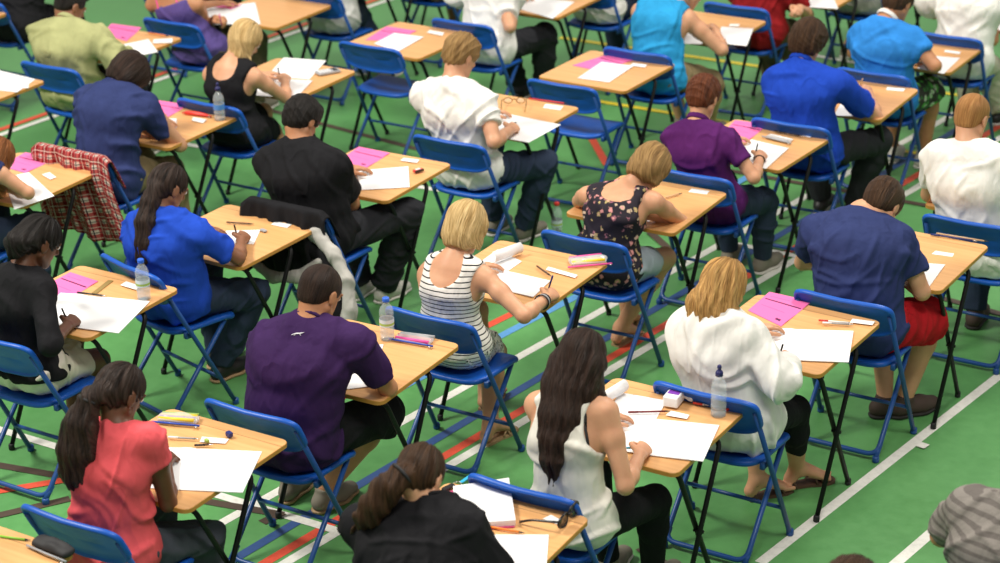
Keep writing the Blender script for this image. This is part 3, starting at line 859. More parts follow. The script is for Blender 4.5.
SPOTS = [('ruler', 'D2', [(-0.042, 0.233), (-0.007, 0.077)]), ('pen_black', 'D2', [(-0.059, 0.034), (0.079, 0.066)]), ('bottle_blue', 'D2', [(0.236, 0.141)]),
 ('bottle_blue2', 'D3', [(-0.011, 0.21)]), ('case_bluezip', 'D3', [(0.004, 0.245), (0.195, 0.27)]), ('bottle_navy', 'D4', [(0.225, 0.199)]),
 ('tissuebox', 'D4', [(0.027, 0.2)]), ('tissue', 'D4', [(0.063, 0.259)]), ('tissue', 'D4', [(0.101, 0.28)]), ('pencil_maroon', 'D4', [(-0.084, 0.037), (0.054, 0.124)]),
 ('pen_white', 'D4', [(0.103, 0.235), (0.165, 0.242)]), ('pen_black', 'D4', [(0.217, 0.293), (0.286, 0.296)]), ('cap_red', 'D4', [(0.243, 0.255), (0.234, 0.235)]),
 ('pen_red', 'D5', [(0.082, 0.161), (0.22, 0.203)]), ('pen_clear', 'D5', [(0.106, 0.146), (0.228, 0.19)]), ('case_yellow', 'D6', [(-0.265, 0.208), (-0.108, 0.26)]),
 ('pen_clear', 'D6', [(-0.12, 0.097), (-0.005, 0.143)]), ('sharpener', 'D6', [(0.073, 0.225)]), ('eraser_green', 'D6', [(0.027, 0.143)]),
 ('pen_brown', 'D6', [(0.013, 0.094), (0.071, 0.133)]), ('pencil_brown', 'D7', [(-0.121, 0.098), (0.014, 0.142)]), ('pen_black', 'D7', [(-0.064, 0.295), (0.051, 0.3)]),
 ('pen_black2', 'D7', [(0.05, 0.283), (0.182, 0.292)]), ('eraser_clear', 'D7', [(0.106, 0.098)]), ('pen_navy', 'D8', [(0.025, 0.295), (0.242, 0.315)]),
 ('pencil_tan', 'D8', [(0.038, 0.32), (0.292, 0.334)]), ('case_clear', 'D9', [(-0.008, 0.127), (0.176, 0.094)]), ('pen_black', 'D9', [(0.017, 0.21), (0.186, 0.199)]),
 ('pencilcase_red', 'D12', [(-0.006, 0.188), (0.178, 0.215)]), ('tape', 'D12', [(0.05, 0.286)]), ('bottle_blue3', 'D12', [(0.248, 0.201)]),
 ('eraser_red', 'D13', [(0.208, 0.121)]), ('pencil_brown', 'D14', [(0.039, 0.088), (0.156, 0.017)]), ('case_pink', 'D14', [(0.16, 0.208), (0.268, 0.304)]),
 ('pencil_orange', 'D15', [(-0.002, 0.079), (0.145, 0.104)]), ('sunglasses', 'D15', [(0.119, 0.183), (0.122, 0.306), (0.232, 0.202), (0.255, 0.306)]),
 ('keys', 'D15', [(-0.269, 0.259), (-0.25, 0.332)]), ('pen_black', 'D16', [(0.102, 0.325), (0.218, 0.336)]), ('pencil_tan', 'D17', [(0.056, 0.092), (0.102, 0.188)]),
 ('pen_black', 'D18', [(0.121, -0.226), (0.127, -0.09)]), ('spectacles', 'D18', [(-0.135, 0.226), (0.028, 0.123)]),
 ('pencil_red', 'D18', [(-0.032, 0.301), (0.215, 0.319)]), ('calculator', 'D19', [(0.129, 0.132), (0.215, 0.255)]),
 ('pencil_orange', 'D20', [(0.05, 0.275), (0.218, 0.275)]), ('pen_black', 'D26', [(-0.033, 0.258), (0.13, 0.245)]),
 ('pencilcase_redflat', 'D27', [(-0.218, 0.173), (-0.134, 0.193)]), ('pencilcase_black', 'D28', [(0.154, 0.283), (0.313, 0.269)]),
 ('pencil_green', 'D28', [(-0.005, 0.254), (0.112, 0.287)])]
LINES = [('white', 0.05, (-2.982, 6.797), (-2.712, 8.99)), ('white', 0.05, (-2.514, 6.935), (-2.429, 7.635)), ('white', 0.05, (-5.186, 5.501), (-4.19, 13.553)),
 ('red', 0.05, (-4.771, 5.704), (-3.944, 12.617)), ('white', 0.05, (-4.697, 5.746), (-3.861, 12.433)), ('blue', 0.05, (-4.896, 5.697), (-4.094, 13.06)),
 ('lightblue', 0.05, (-5.262, 6.953), (-4.937, 9.223)), ('red', 0.05, (-5.43, 6.943), (-5.166, 8.537)), ('white', 0.05, (-6.724, 6.15), (-4.638, 6.155)),
 ('black', 0.05, (-6.392, 5.875), (-4.938, 6.153)), ('black', 0.05, (-4.949, 6.168), (-4.975, 6.053)), ('red', 0.05, (-6.196, 5.673), (-5.974, 5.935)),
 ('black', 0.05, (-6.035, 5.507), (-5.846, 5.806)), ('black', 0.05, (-8.783, 10.674), (-6.538, 10.346)), ('white', 0.05, (-8.745, 9.778), (-6.515, 9.848)),
 ('red', 0.05, (-9.757, 9.342), (-9.355, 13.497)), ('white', 0.05, (-9.676, 9.258), (-9.262, 13.475)), ('yellow', 0.05, (-7.51, 13.058), (-4.042, 13.112)),
 ('yellow', 0.05, (-6.809, 11.833), (-3.621, 11.852)), ('white', 0.05, (-5.92, 13.535), (-4.958, 13.453)), ('white', 0.05, (-4.571, 9.915), (-4.171, 9.912)),
 ('black', 0.05, (-5.324, 10.999), (-3.397, 11.005)), ('black', 0.05, (-3.412, 9.759), (-2.895, 9.684)), ('black', 0.05, (-5.074, 9.842), (-4.808, 9.623)),
 ('black', 0.05, (-3.463, 6.655), (-3.281, 6.573)), ('red', 0.05, (-6.184, 11.147), (-5.835, 10.724)), ('white', 0.05, (-2.795, 8.1), (-2.749, 8.092)),
 ('lightblue', 0.05, (-4.994, 10.67), (-4.97, 11.003))]
CHAIRS = {'D1': (-0.023, 0.201, 0.0),
 'D10': (-0.032, 0.339, 0.0),
 'D14': (-0.042, 0.02, 0.0),
 'D16': (-0.054, -0.023, 0.0),
 'D17': (0.009, 0.044, 0.0),
 'D18': (0.031, 0.066, 0.0),
 'D19': (0.008, -0.017, 0.0),
 'D2': (0.011, 0.137, 0.0),
 'D20': (0.085, 0.04, 0.0),
 'D22': (-0.281, 0.055, 0.0),
 'D23': (-0.095, -0.142, 0.0),
 'D24': (-0.046, -0.121, 0.0),
 'D25': (-0.217, -0.039, 0.0),
 'D26': (-0.049, 0.036, 0.0),
 'D27': (-0.158, -0.069, 0.0),
 'D29': (0.008, 0.159, 0.0),
 'D3': (-0.049, 0.027, 0.0),
 'D31': (-0.434, -0.123, 0.0),
 'D4': (-0.112, -0.034, 0.0),
 'D5': (-0.013, -0.064, 0.0),
 'D6': (0.024, 0.095, 0.0),
 'D7': (-0.044, 0.078, -0.24),
 'D8': (-0.019, 0.009, 0.0),
 'D9': (-0.04, -0.001, 0.0)}
plain('pinkfolder', (.70, .08, .25), .6); plain('rulerp', (.30, .20, .06), .3)
ROLLS = [('D4', (-.22, .02), (-.20, .20), .030, 'white booklet page curled up beside the long-haired woman'), ('D14', (-.17, .03), (-.12, .20), .030, 'white booklet page curled up under the arm of the striped top')]
FLOORB = (-5.505, 9.519)
plain('beltm', (.35, .13, .03), .6)
plain('logo_white', (.75, .75, .78), .6)
# ------------------------------------------------------------------ furniture
def make_chair():
    root = empty('folding_chair'); bm_ = MT['bluemetal']
    m = MB()
    top = (-.2352, .725)
    for s in (-1, 1): m.tube([(s * .230, .125, .012), (s * .215, top[0], top[1])], .0115, 10)
    m.tube([(-.2265, .042, .17), (.2265, .042, .17)], .009, 8)
    m.build('front_leg_frame', bm_, root)
    m = MB()
    m.tube(path([(-.180, .135, .425), (-.185, -.215, .03), (.185, -.215, .03), (.180, .135, .425)], .055, 6), .0115, 10)
    for s in (-1, 1): m.tube([(s * .183, -.17, .07), (s * .183, -.222, .022)], .0125, 8)
    m.build('rear_leg_frame', bm_, root)
    m = MB()
    for x, y in ((-.230, .126), (.230, .126), (-.184, -.222), (.184, -.222)):
        m = MB(); m.lathe([(.013, 0), (.0165, .004), (.0165, .022), (.0135, .03)], 10, (x, y, 0)); m.build('foot_cap', MT['rubber'] if random.random() < .0 else MT['bluemetal'], root)
    # seat
    def outline(w0, w1, d, r, n=40):
        out = []
        for k in range(n):
            th = 2 * PI * k / n; c, s = math.cos(th), math.sin(th); e = .42
            x = abs(c) ** e * (1 if c > 0 else -1); y = abs(s) ** e * (1 if s > 0 else -1)
            w = w0 + (w1 - w0) * (y * .5 + .5); out.append((x * w / 2, y * d / 2))
        return out
    def shell(ol, prof, warp):
        n = len(ol); vs = []
        for sc, z in prof:
            for x, y in ol:
                l = math.hypot(x, y); k = max(0, 1 - sc / l) if sc < 1 else 0
                vs.append(warp(x * k, y * k, z))
        fs = [(i * n + k, i * n + (k + 1) % n, (i + 1) * n + (k + 1) % n, (i + 1) * n + k) for i in range(len(prof) - 1) for k in range(n)]
        fs.append(tuple(reversed(range(n)))); fs.append(tuple(range((len(prof) - 1) * n, len(prof) * n))); return vs, fs
    ol = outline(.385, .415, .385, .06); m = MB()
    prof = [(.19, -.014), (.12, -.015), (.02, -.016), (.004, -.010), (0, 0), (.004, .010), (.014, .014), (.03, .011), (.08, .004), (.12, 0.001), (.19, 0)]
    m.add(*shell(ol, prof, lambda x, y, z: (x, y + .03, .432 + z + .012 * (x / .2) ** 2 * (1 if y < .12 else .6) - .018 * max(0, (y - .08) / .1) ** 2)))
    o = m.build('seat', MT['blueplastic'], root)
    for s in (-1, 1): m = MB(); m.box((s * .196, -.09, .425), (.022, .05, .03), 0, .006); m.build('seat_bracket', bm_, root)
    # backrest
    n = 48; ol = []
    for k in range(n):
        th = 2 * PI * k / n; c, s = math.cos(th), math.sin(th); e = .38 if s > 0 else .5
        x = abs(c) ** (.30) * (1 if c > 0 else -1); y = abs(s) ** e * (1 if s > 0 else -1)
        if s > 0: x *= 1 - .10 * abs(y) ** 5 
        else: x *= 1 - .05 * abs(y) ** 3
        y2 = y * .106
        if y < 0: y2 += .02 * abs(x) ** 3 * abs(y)
        ol.append((x * .236, y2))
    cz, cy = .694, .12 - .365 * .694 / .745 + .004
    dl = Vector((0, -.365, .745)).normalized(); nl = Vector((0, .745, .365)).normalized()
    def warp(x, y, t):
        p = Vector((x, cy, cz)) + dl * y + nl * (t - .020 * (1 - (x / .23) ** 2)); return tuple(p)
    prof = [(.24, 0), (.10, 0), (.05, 0), (.020, -.001), (.015, -.004), (.012, -.0085), (.008, -.0115), (.003, -.0095), (0, -.003), (0, .006), (.003, .011), (.008, .012), (.014, .009), (.022, .005), (.05, .005), (.1, .005), (.24, .005)]
    # rings shrink towards the horizontal centre line so the panel keeps its curve
    vs = []
    for sc, z in prof:
        for x, y in ol:
            ky = max(0, 1 - sc / .106); kx = max(0, 1 - sc / .236); vs.append(warp(x * kx, y * ky, z))
    n2 = len(ol); fs = [(i * n2 + k, i * n2 + (k + 1) % n2, (i + 1) * n2 + (k + 1) % n2, (i + 1) * n2 + k) for i in range(len(prof) - 1) for k in range(n2)]
    m = MB(); m.add(vs, fs); me = m.mesh('backrest'); 
    import bmesh
    b = bmesh.new(); b.from_mesh(me); bmesh.ops.remove_doubles(b, verts=b.verts, dist=1e-5); bmesh.ops.recalc_face_normals(b, faces=b.faces); b.to_mesh(me); b.free()
    link('backrest', me, MT['blueplastic'], root)
    return root
def make_desk():
    root = empty('exam_desk'); m = MB(); w, d, r, n = .30, .317, .035, 6; ol = []
    for q, (cx, cy) in enumerate(((1, 1), (-1, 1), (-1, -1), (1, -1))):
        for a in range(n + 1): th = (q + a / n) * PI / 2; ol.append((cx * (w - r) + r * math.cos(th), cy * (d - r) + r * math.sin(th)))
    N = len(ol); vs = []
    for z, i in ((.690, .003), (.692, 0), (.708, 0), (.710, .002)):
        for x, y in ol: vs.append((x * (1 - i / w), y * (1 - i / d), z))
    m.add(vs, [tuple(range(3 * N, 4 * N))]); m.cur = 1
    b = len(m.f); m.f.append(tuple(reversed(range(N)))); m.mi.append(1)
    for j in range(3):
        for k in range(N): l = (k + 1) % N; m.f.append((j * N + k, j * N + l, (j + 1) * N + l, (j + 1) * N + k)); m.mi.append(1)
    o = m.build('desktop', [MT['wood'], MT['edge']], root); autosmooth(o, .5)
    m = MB(); m.tube(path([(-.292, -.265, .015), (-.292, .085, .675), (.292, .085, .675), (.292, -.265, .015)], .045, 5), .011, 8); m.build('leg_frame', MT['black'], root)
    m = MB(); m.tube(path([(-.270, .105, .015), (-.270, -.245, .675), (.270, -.245, .675), (.270, .105, .015)], .045, 5), .011, 8); m.build('leg_frame', MT['black'], root)
    for s in (-1, 1): m = MB(); m.box((s * .235, -.02, .68), (.02, .50, .02), 0, .004); m.build('under_rail', MT['black'], root)
    for x, y in ((-.292, -.265), (.292, -.265), (-.27, .105), (.27, .105)):
        m = MB(); m.lathe([(.011, 0), (.014, .003), (.014, .025), (.0115, .03)], 10, (x, y, 0)); m.build('foot_cap', MT['rubber'], root)
    for s in (-1, 1):
        m = MB(); m.tube([(s * .262, -.080, .347), (s * .304, -.080, .347)], .008, 8); m.build('pivot_bolt', MT['black'], root)
    return root
# ------------------------------------------------------------------ paper and small things on the desks
ZL = {}
def zl(desk, t=.0016):
    z = ZL.get(desk, .7104); ZL[desk] = z + t; return z
def sheet(name, desk, q, mt, thick=.001, curve=None, z=None):
    """q: far-left, far-right, near-right, near-left in the desk's own frame"""
    D = DESKS[desk]; z0 = zl(desk, thick + .0005) if z is None else z; nu, nv = 16, 6
    c = Vector((sum(p[0] for p in q) / 4, sum(p[1] for p in q) / 4, 0)); vs = []; uv = []
    for s in (1, 0):
        for j in range(nv + 1):
            for i in range(nu + 1):
                u, v = i / nu, j / nv
                A = Vector((*q[3], 0)).lerp(Vector((*q[2], 0)), u); B = Vector((*q[0], 0)).lerp(Vector((*q[1], 0)), u); p = A.lerp(B, v) - c
                vs.append((p.x, p.y, s * thick + (curve(u, v) if curve else 0))); uv.append((u, v))
    K = (nu + 1) * (nv + 1); fs = []
    for j in range(nv):
        for i in range(nu):
            a = j * (nu + 1) + i; f = (a, a + 1, a + nu + 2, a + nu + 1); fs.append(f); fs.append(tuple(K + x for x in reversed(f)))
    bd = [i for i in range(nu + 1)] + [j * (nu + 1) + nu for j in range(1, nv + 1)] + [nv * (nu + 1) + i for i in range(nu - 1, -1, -1)] + [j * (nu + 1) for j in range(nv - 1, 0, -1)]
    for a, b in zip(bd, bd[1:] + bd[:1]): fs.append((b, a, K + a, K + b))
    me = bpy.data.meshes.new(name); me.from_pydata(vs, [], fs); ul = me.uv_layers.new(name='UVMap')
    for l in me.loops: ul.data[l.index].uv = uv[l.vertex_index % K]
    o = link(name, me, MT[mt]); o.location = (D[0] + c.x, D[1] + c.y, z0); autosmooth(o, .7); return o
def wloc(desk, p): D = DESKS[desk]; return D[0] + p[0], D[1] + p[1]
def stick(name, desk, a, b, r, mats, tip=True, z=None, n=6):
    """pen or pencil lying on the desk"""
    z = ZL.get(desk, .7104) + .0015 if z is None else z
    A = Vector((*a, 0)); B = Vector((*b, 0)); L = (B - A).length; root = empty(name, (*wloc(desk, (A + B) / 2), z + r), math.atan2(B.y - A.y, B.x - A.x))
    m = MB(); m.tube([(-L / 2, 0, 0), (L / 2 - .022, 0, 0)], r, 8); m.build('barrel', MT[mats[0]], root)
    m = MB(); m.tube([(L / 2 - .022, 0, 0), (L / 2 - .004, 0, 0), (L / 2, 0, 0)], [r * .98, r * .35, r * .12], 8); m.build('tip', MT[mats[1]], root)
    if len(mats) > 2: m = MB(); m.tube([(-L / 2 - .006, 0, 0), (-L / 2 + .035, 0, 0)], r * 1.15, 8); m.build('cap', MT[mats[2]], root)
    return root
def bottle(loc, cap='cap_blue', sport=False, label='label_white', h=.205, liquid='water', fill=.72):
    root = empty('water_bottle', loc); R = .0315; k = h / .205
    prof = [(.020, 0), (R, .006), (R, .03), (R - .0025, .034), (R, .038), (R, .06), (R - .002, .064), (R, .068), (R, .105), (R - .0025, .110), (R, .114), (R, .135), (R * .85, .153), (R * .5, .168), (.0128, .175), (.0128, .186)]
    prof = [(r, z * k) for r, z in prof]
    inn = [(r - .0012, z) for r, z in prof[::-1]]; inn[-1] = (.018, .003)
    m = MB(); n = 24; full = prof + inn
    vs = [(r * math.cos(2 * PI * i / n), r * math.sin(2 * PI * i / n), z) for r, z in full for i in range(n)]
    fs = [(i * n + q, i * n + (q + 1) % n, (i + 1) * n + (q + 1) % n, (i + 1) * n + q) for i in range(len(full) - 1) for q in range(n)]
    fs.append(tuple(reversed(range(n)))); fs.append(tuple(range((len(full) - 1) * n, len(full) * n))); m.add(vs, fs); m.build('bottle', MT['glass'], root)
    m = MB(); fz = .135 * k * fill; m.lathe([(.017, .0045)] + [(r - .0022, z) for r, z in prof[1:] if z < fz] + [(R - .003, fz)], n); m.build('water', MT[liquid], root)
    if label:
        m = MB()
        for z0, z1, mt in ((.070, .102, label), ):
            vs = [((R + .0006) * math.cos(2 * PI * i / n), (R + .0006) * math.sin(2 * PI * i / n), z * k) for z in (z0, z1) for i in range(n)]
            m.add(vs, [(q, (q + 1) % n, n + (q + 1) % n, n + q) for q in range(n)])
        lb = m.build('label', MT[label], root)
        m = MB(); vs = [((R + .0010) * math.cos(2 * PI * i / n), (R + .0010) * math.sin(2 * PI * i / n), z * k) for z in (.076, .086) for i in range(n)]
        m.add(vs, [(q, (q + 1) % n, n + (q + 1) % n, n + q) for q in range(n)]); m.build('label_band', MT['label_green' if label == 'label_white' else 'label_blue'], lb)
    m = MB(); z = .180 * k
    if sport: m.lathe([(.0155, z), (.0155, z + .014), (.013, z + .020), (.0075, z + .023), (.0075, z + .032), (.009, z + .034), (.008, z + .044), (.004, z + .047)], 16)
    else: m.lathe([(.0155, z), (.0158, z + .003), (.0155, z + .015), (.0135, z + .0175)], 16)
    m.build('cap', MT[cap], root); return root
def blob_case(name, loc, rz, L, Wd, H, mats, inner=None):
    """soft pouch with a zip along one edge"""
    root = empty(name, loc, rz); rg = random.Random(int(L * 1e4) + len(inner or ()))
    V = Vol((-L / 2 - .02, -Wd / 2 - .02, -.005), (L / 2 + .02, Wd / 2 + .02, H + .03), .004)
    V.cone((-L * .36, 0, H * .45), (L * .36, 0, H * .42), H * .42, H * .36, .02, (0, 1, 0), Wd / H * .95)
    for i in range(5): V.ell((rg.uniform(-.3, .3) * L, rg.uniform(-.2, .2) * Wd, H * .55), (L * .16, Wd * .14, H * .38), k=.012)
    V.cut((0, 0, -1), 0); vv, ff = V.surf(); vv = relax(vv, ff, 2); link('pouch', vmesh('pouch', vv, ff), MT[mats[0]], root)
    m = MB(); m.tube([(-L / 2, -Wd / 2 + .008, .010), (0, -Wd / 2 + .004, .012), (L / 2, -Wd / 2 + .008, .010)], .0045, 8); z = m.build('zip', MT[mats[1]], root)
    m = MB(); m.box((L / 2 - .01, -Wd / 2 - .004, .010), (.008, .012, .004)); m.build('zip_pull', MT['steel'], z)
    for i, c in enumerate(inner or ()):
        m = MB(); y = (-.3 + .6 * i / max(1, len(inner) - 1)) * Wd; m.tube([(-L * .38, y * .8, H * .55 + .004 * (i % 2)), (L * .36, y + .006, H * .62)], .006 if i % 2 else .009, 8); m.build('pen', MT[c], root)
    return root
# ------------------------------------------------------------------ people
def lerp(a, b, t): return A3(a) * (1 - t) + A3(b) * t
def unit(v): v = A3(v); return v / (np.linalg.norm(v) + 1e-9)
def rotm(yaw, pitch, roll):
    R = Matrix.Rotation(yaw, 3, 'Z') @ Matrix.Rotation(-pitch, 3, 'X') @ Matrix.Rotation(roll, 3, 'Y'); return np.array(R)
def torso(V, J, g, inf=0., k=.045, shoulders=True, hi=0.):
    P, N = A3(J['P']), A3(J['N']); SL, SR = A3(J['SL']), A3(J['SR']); w = unit((SR - SL) * (1, 1, .4)); up = unit(N - P); bk = unit(np.cross(w, up))
    fwd = -bk
    cv = g.get('cv', .035); ws = lerp(P, N, .32) + bk * cv * .7; ch = lerp(P, N, .66) + bk * cv; ub = lerp(P, N, .86) + bk * cv * .35
    hp, wa, cr = g['hip'], g['waist'], g['chest']
    V.cone(P, ws, hp[0] + inf + hi, wa[0] + inf, k, w, hp[1], wa[1]); V.cone(ws, ch, wa[0] + inf, cr[0] + inf, k, w, wa[1], cr[1]); V.cone(ch, ub, cr[0] + inf, .078 + inf, k, w, cr[1], 1.75)
    for s in (-1, 1): V.ell(P + w * s * .07 + A3((0, -.025, -.012)), A3((.092, .095, .088)) * g.get('bum', 1) + inf + hi, k=k)
    if shoulders:
        for S in (SL, SR):
            V.cone(ub, lerp(ub, S, .92), .062 + inf, g['sh'] + inf, k); V.cone(lerp(N, ub, .25), lerp(N, S, .75), .036 + inf, .036 + inf, k)
    if g.get('bust'):
        for s in (-1, 1): V.ell(ch - bk * (cr[0] * .75) + w * s * .07, A3((.055, .05, .055)) + inf, k=k)
    return w, bk, ws, ch, ub
MAN = dict(hip=(.105, 1.42), waist=(.098, 1.42), chest=(.112, 1.48), sh=.056, arm=(.050, .041, .038, .026), leg=(.083, .058, .054, .036), neck=.055, hs=1.0)
WOM = dict(hip=(.105, 1.45), waist=(.082, 1.35), chest=(.096, 1.40), sh=.0415, arm=(.040, .034, .032, .0225), leg=(.084, .054, .049, .033), neck=.045, hs=.95, bum=1.02, bust=1)
def hand(V, W, d, n, lat, sc=1., curl=(35, 45, 30), spread=.1, tcurl=.5):
    """W wrist, d finger direction, n back of the hand, lat towards the thumb"""
    W = A3(W); d = unit(d); n = unit(A3(n) - d * (A3(n) @ d)); lat = unit(lat - d * (lat @ d) - n * (lat @ n)); r = .0088 * sc; tips = []
    for i, (o, L, kl) in enumerate(((.026, .072, .082), (.009, .080, .086), (-.009, .074, .083), (-.025, .058, .076))):
        K = W + (d * kl + lat * o + n * (.004 - .003 * abs(i - 1.4))) * sc; V.cone(W + lat * o * .45 * sc, K, .0145 * sc, .0115 * sc, .012); p = K; a = 0.; dd = unit(d + lat * (spread * (1.2 - i)))
        for j, (f, cc) in enumerate(zip((.42, .32, .26), curl)):
            a += math.radians(cc) * (1 + .12 * i * (1 if cc > 20 else .3)); v = dd * math.cos(a) - n * math.sin(a); q = p + v * L * f * sc; V.cone(p, q, r * (1.05 - .08 * j), r * (.97 - .08 * j), .0025); p = q
        tips.append(p)
    T0 = W + (d * .022 + lat * .022 - n * .004) * sc; T1 = T0 + unit(d * .6 + lat * .75 - n * .15) * .042 * sc; T2 = T1 + unit(d * .95 + lat * (.45 - tcurl) - n * .25) * .033 * sc; T3 = T2 + unit(d * .9 - lat * tcurl - n * .35) * .026 * sc
    V.cone(T0, T1, .0145 * sc, .0115 * sc, .01); V.cone(T1, T2, .0112 * sc, .010 * sc, .004); V.cone(T2, T3, .010 * sc, .008 * sc, .003); tips.append(T3); return tips
def headshape(V, H, R, s=1.):
    H = A3(H); T = lambda p: H + R @ (A3(p) * s)
    e = lambda c, r, k=.015, mode='add': V.ell(T(c), A3(r) * s, R, k, mode)
    e((0, -.012, .030), (.073, .094, .084)); e((0, .035, -.035), (.056, .056, .072), .03); e((0, .062, -.082), (.026, .024, .022), .02)
    for q in (-1, 1): V.cone(T((q * .058, .0, -.045)), T((q * .022, .062, -.088)), .018 * s, .016 * s, .02)
    V.cone(T((0, .088, .018)), T((0, .108, -.022)), .007 * s, .012 * s, .010); e((0, .090, -.030), (.019, .012, .009), .008)
    for q in (-1, 1):
        e((q * .030, .092, .010), (.017, .013, .010), .008, 'sub'); e((q * .030, .079, .010), (.013, .012, .012), .004); V.cone(T((q * .012, .092, .026)), T((q * .045, .082, .027)), .007 * s, .006 * s, .008)
        e((q * .077, -.008, -.004), (.008, .020, .031), .006); e((q * .087, -.004, .000), (.006, .013, .020), .003, 'sub')
    e((0, .087, -.049), (.022, .010, .0055), .005); e((0, .085, -.058), (.019, .010, .0065), .004)
def limb_frame(sh_, el_): return unit(A3(el_) - A3(sh_))
def person(key, cfg):
    J = {k: A3(v) for k, v in JOINTS[key].items()}; D = DESKS[cfg['desk']]; g = dict(MAN if cfg.get('sex') == 'm' else WOM); g.update(cfg.get('g', {})); h = cfg.get('h', .006); wom = cfg.get('sex') != 'm'
    far = h > .0075
    root = empty('person', (D[0], D[1], 0)); tag(root, cfg['label'], 'person')
    hy, hp, hr = cfg.get('head', (0, .7, 0)); R = rotm(hy, hp, hr); hs = g['hs']; H = J['H']; sk = MT[cfg['skin']]
    pts = np.stack(list(J.values())); lo = pts.min(0) - .2; hi = pts.max(0) + .2; lo[2] = -.02
    V = Vol(lo, hi, h); w, bk, ws, ch, ub = torso(V, J, g)
    V.cone(lerp(J['N'], ub, .3), H + R @ A3((0, -.030, -.045)) * hs, g['neck'] * 1.05, g['neck'] * .95, .03); 
    V.cone(lerp(J['N'], ub, .5), J['N'], g['neck'] * 1.2, g['neck'], .03); headshape(V, H, R, hs)
    ua, ub2, fa, wr = g['arm']; hinfo = {}
    for s, k in ((-1, 'L'), (1, 'R')):
        S, E, Wp = J['S' + k], J['E' + k], J['W' + k]
        V.cone(S, lerp(S, E, .35), g['sh'], ua * 1.02, .03); V.cone(lerp(S, E, .35), E, ua, ub2 * .92, .02); V.cone(E, lerp(E, Wp, .3), fa, fa * 1.04, .015); V.cone(lerp(E, Wp, .3), Wp, fa * 1.04, wr, .02)
        fd = unit(Wp - E); mode = cfg.get('hand' + k, 'write' if k == 'R' else 'flat')
        d = unit(fd * (1, 1, .25) + A3((0, .25, -.05 if Wp[2] < .85 else .8)))
        if mode == 'write': n = A3((s * .55, -.1, .85)); lat = A3((-s * .85, .1, .45)); tips = hand(V, Wp, d, n, lat, .98 if not wom else .92, (40, 48, 26), .04, .7)
        elif mode == 'flat': n = A3((s * .12, 0, 1)); lat = A3((-s, .0, 0)); tips = hand(V, Wp, d, n, lat, .98 if not wom else .92, (14, 16, 12), .14, .1)
        elif mode == 'head': d = unit(H - Wp + A3((0, .03, .04))); n = unit(A3((s * .8, -.2, .1))); lat = A3((0, -.9, .3)); tips = hand(V, Wp, d, n, lat, .9, (20, 25, 20), .08, .1)
        else: n = A3((s * .3, 0, 1)); lat = A3((-s, .0, .2)); tips = hand(V, Wp, d, n, lat, .9, (35, 50, 35), .04, .5)
        hinfo[k] = (tips, d, n, lat, Wp)
        Hp = J['P'] + A3((s * .088, .01, -.02)); K, An = J['K' + k], J['A' + k]; l0, l1, l2, l3 = g['leg']
        V.cone(Hp, K, l0, l1, .035); V.cone(K, lerp(K, An, .3) + A3((0, -.012, 0)), l1 * .95, l2 * 1.08, .02); V.cone(lerp(K, An, .3) + A3((0, -.012, 0)), An, l2 * 1.08, l3, .02)
        ft = unit(A3((math.sin(cfg.get('toe' + k, s * .15)), math.cos(cfg.get('toe' + k, s * .15)), 0))); J['F' + k] = ft
        if cfg.get('shoe') in ('sandal', 'flipflop', 'strappy'):
            hl = A3((An[0], An[1], .045)) - ft * .03; bl = A3((An[0], An[1], .034)) + ft * .125; V.cone(An, hl, l3, .030, .02); V.cone(An + ft * .015, bl, .034, .020, .02, unit(np.cross(ft, (0, 0, 1))), 1.0, 1.9)
            for q in range(5):
                lt = unit(np.cross(ft, (0, 0, 1))); a = bl + lt * (-s) * (.030 - .0145 * q) + A3((0, 0, -.004)); V.cone(a, a + ft * (.045 - .006 * q) + A3((0, 0, -.006)), .012 if q == 0 else .0095, .010 if q == 0 else .008, .003)
            
    V.cut((0, 0, -1), -.008); vv, ff = V.surf(); vv = relax(vv, ff, 1); body = link('body', vmesh('body', vv, ff), [sk], root)
    if not far:
        tp = H + R @ A3((0, .094, -.053)) * hs; co = vv; fc = co[ff].mean(1); dd = (fc - tp) @ R
        mask = (np.abs(dd[:, 0]) < .024 * hs) & (np.abs(dd[:, 2]) < .0095 * hs) & (np.abs(dd[:, 1]) < .02)
        body.data.materials.append(MT['lip']); body.data.polygons.foreach_set('material_index', mask.astype(np.int32))
        for q in (-1, 1):
            m = MB(); c = H + R @ A3((q * .030, .0835, .009)) * hs; n = 10
            m.lathe([(.0105 * math.sin(PI * i / 8) + 1e-4, -.0105 * math.cos(PI * i / 8)) for i in range(9)], 12); e = m.build('eye', MT['eye'], root)
            e.location = c; Rm = Matrix([list(r_) for r_ in R]).to_4x4(); e.rotation_euler = (Rm @ Matrix.Rotation(-PI / 2, 4, 'X')).to_euler()
    bv = None
    # ---- clothing
    def finish(name, V, mt, fold=0., wl=.09, seed=1, rel=2, strand=None):
        vv, ff = V.surf()
        if len(ff) == 0: return None
        vv = relax(vv, ff, rel)
        if fold: vv = vv + vnormals(vv, ff) * folds(vv, seed, fold, wl)[:, None]; vv = relax(vv, ff, 1)
        me = vmesh(name, vv, ff)
        if strand is not None: a = me.attributes.new('strand', 'FLOAT_VECTOR', 'POINT'); a.data.foreach_set('vector', strand(vv).astype(np.float32).ravel())
        return link(name, me, MT[mt] if isinstance(mt, str) else mt, root)
    sd = sum(map(ord, key)); cl = h + .0005
    t = cfg['top']; kind, tm, inf = t[0], t[1], t[2]
    lo = np.minimum.reduce([J['P'], J['N'], J['SL'], J['SR'], J['EL'], J['ER']]) - .19; hi = np.maximum.reduce([J['P'], J['N'], J['SL'], J['SR'], J['EL'], J['ER']]) + .19
    if kind == 'long': hi = np.maximum(hi, np.maximum(J['WL'], J['WR']) + .06); lo = np.minimum(lo, np.minimum(J['WL'], J['WR']) - .06)
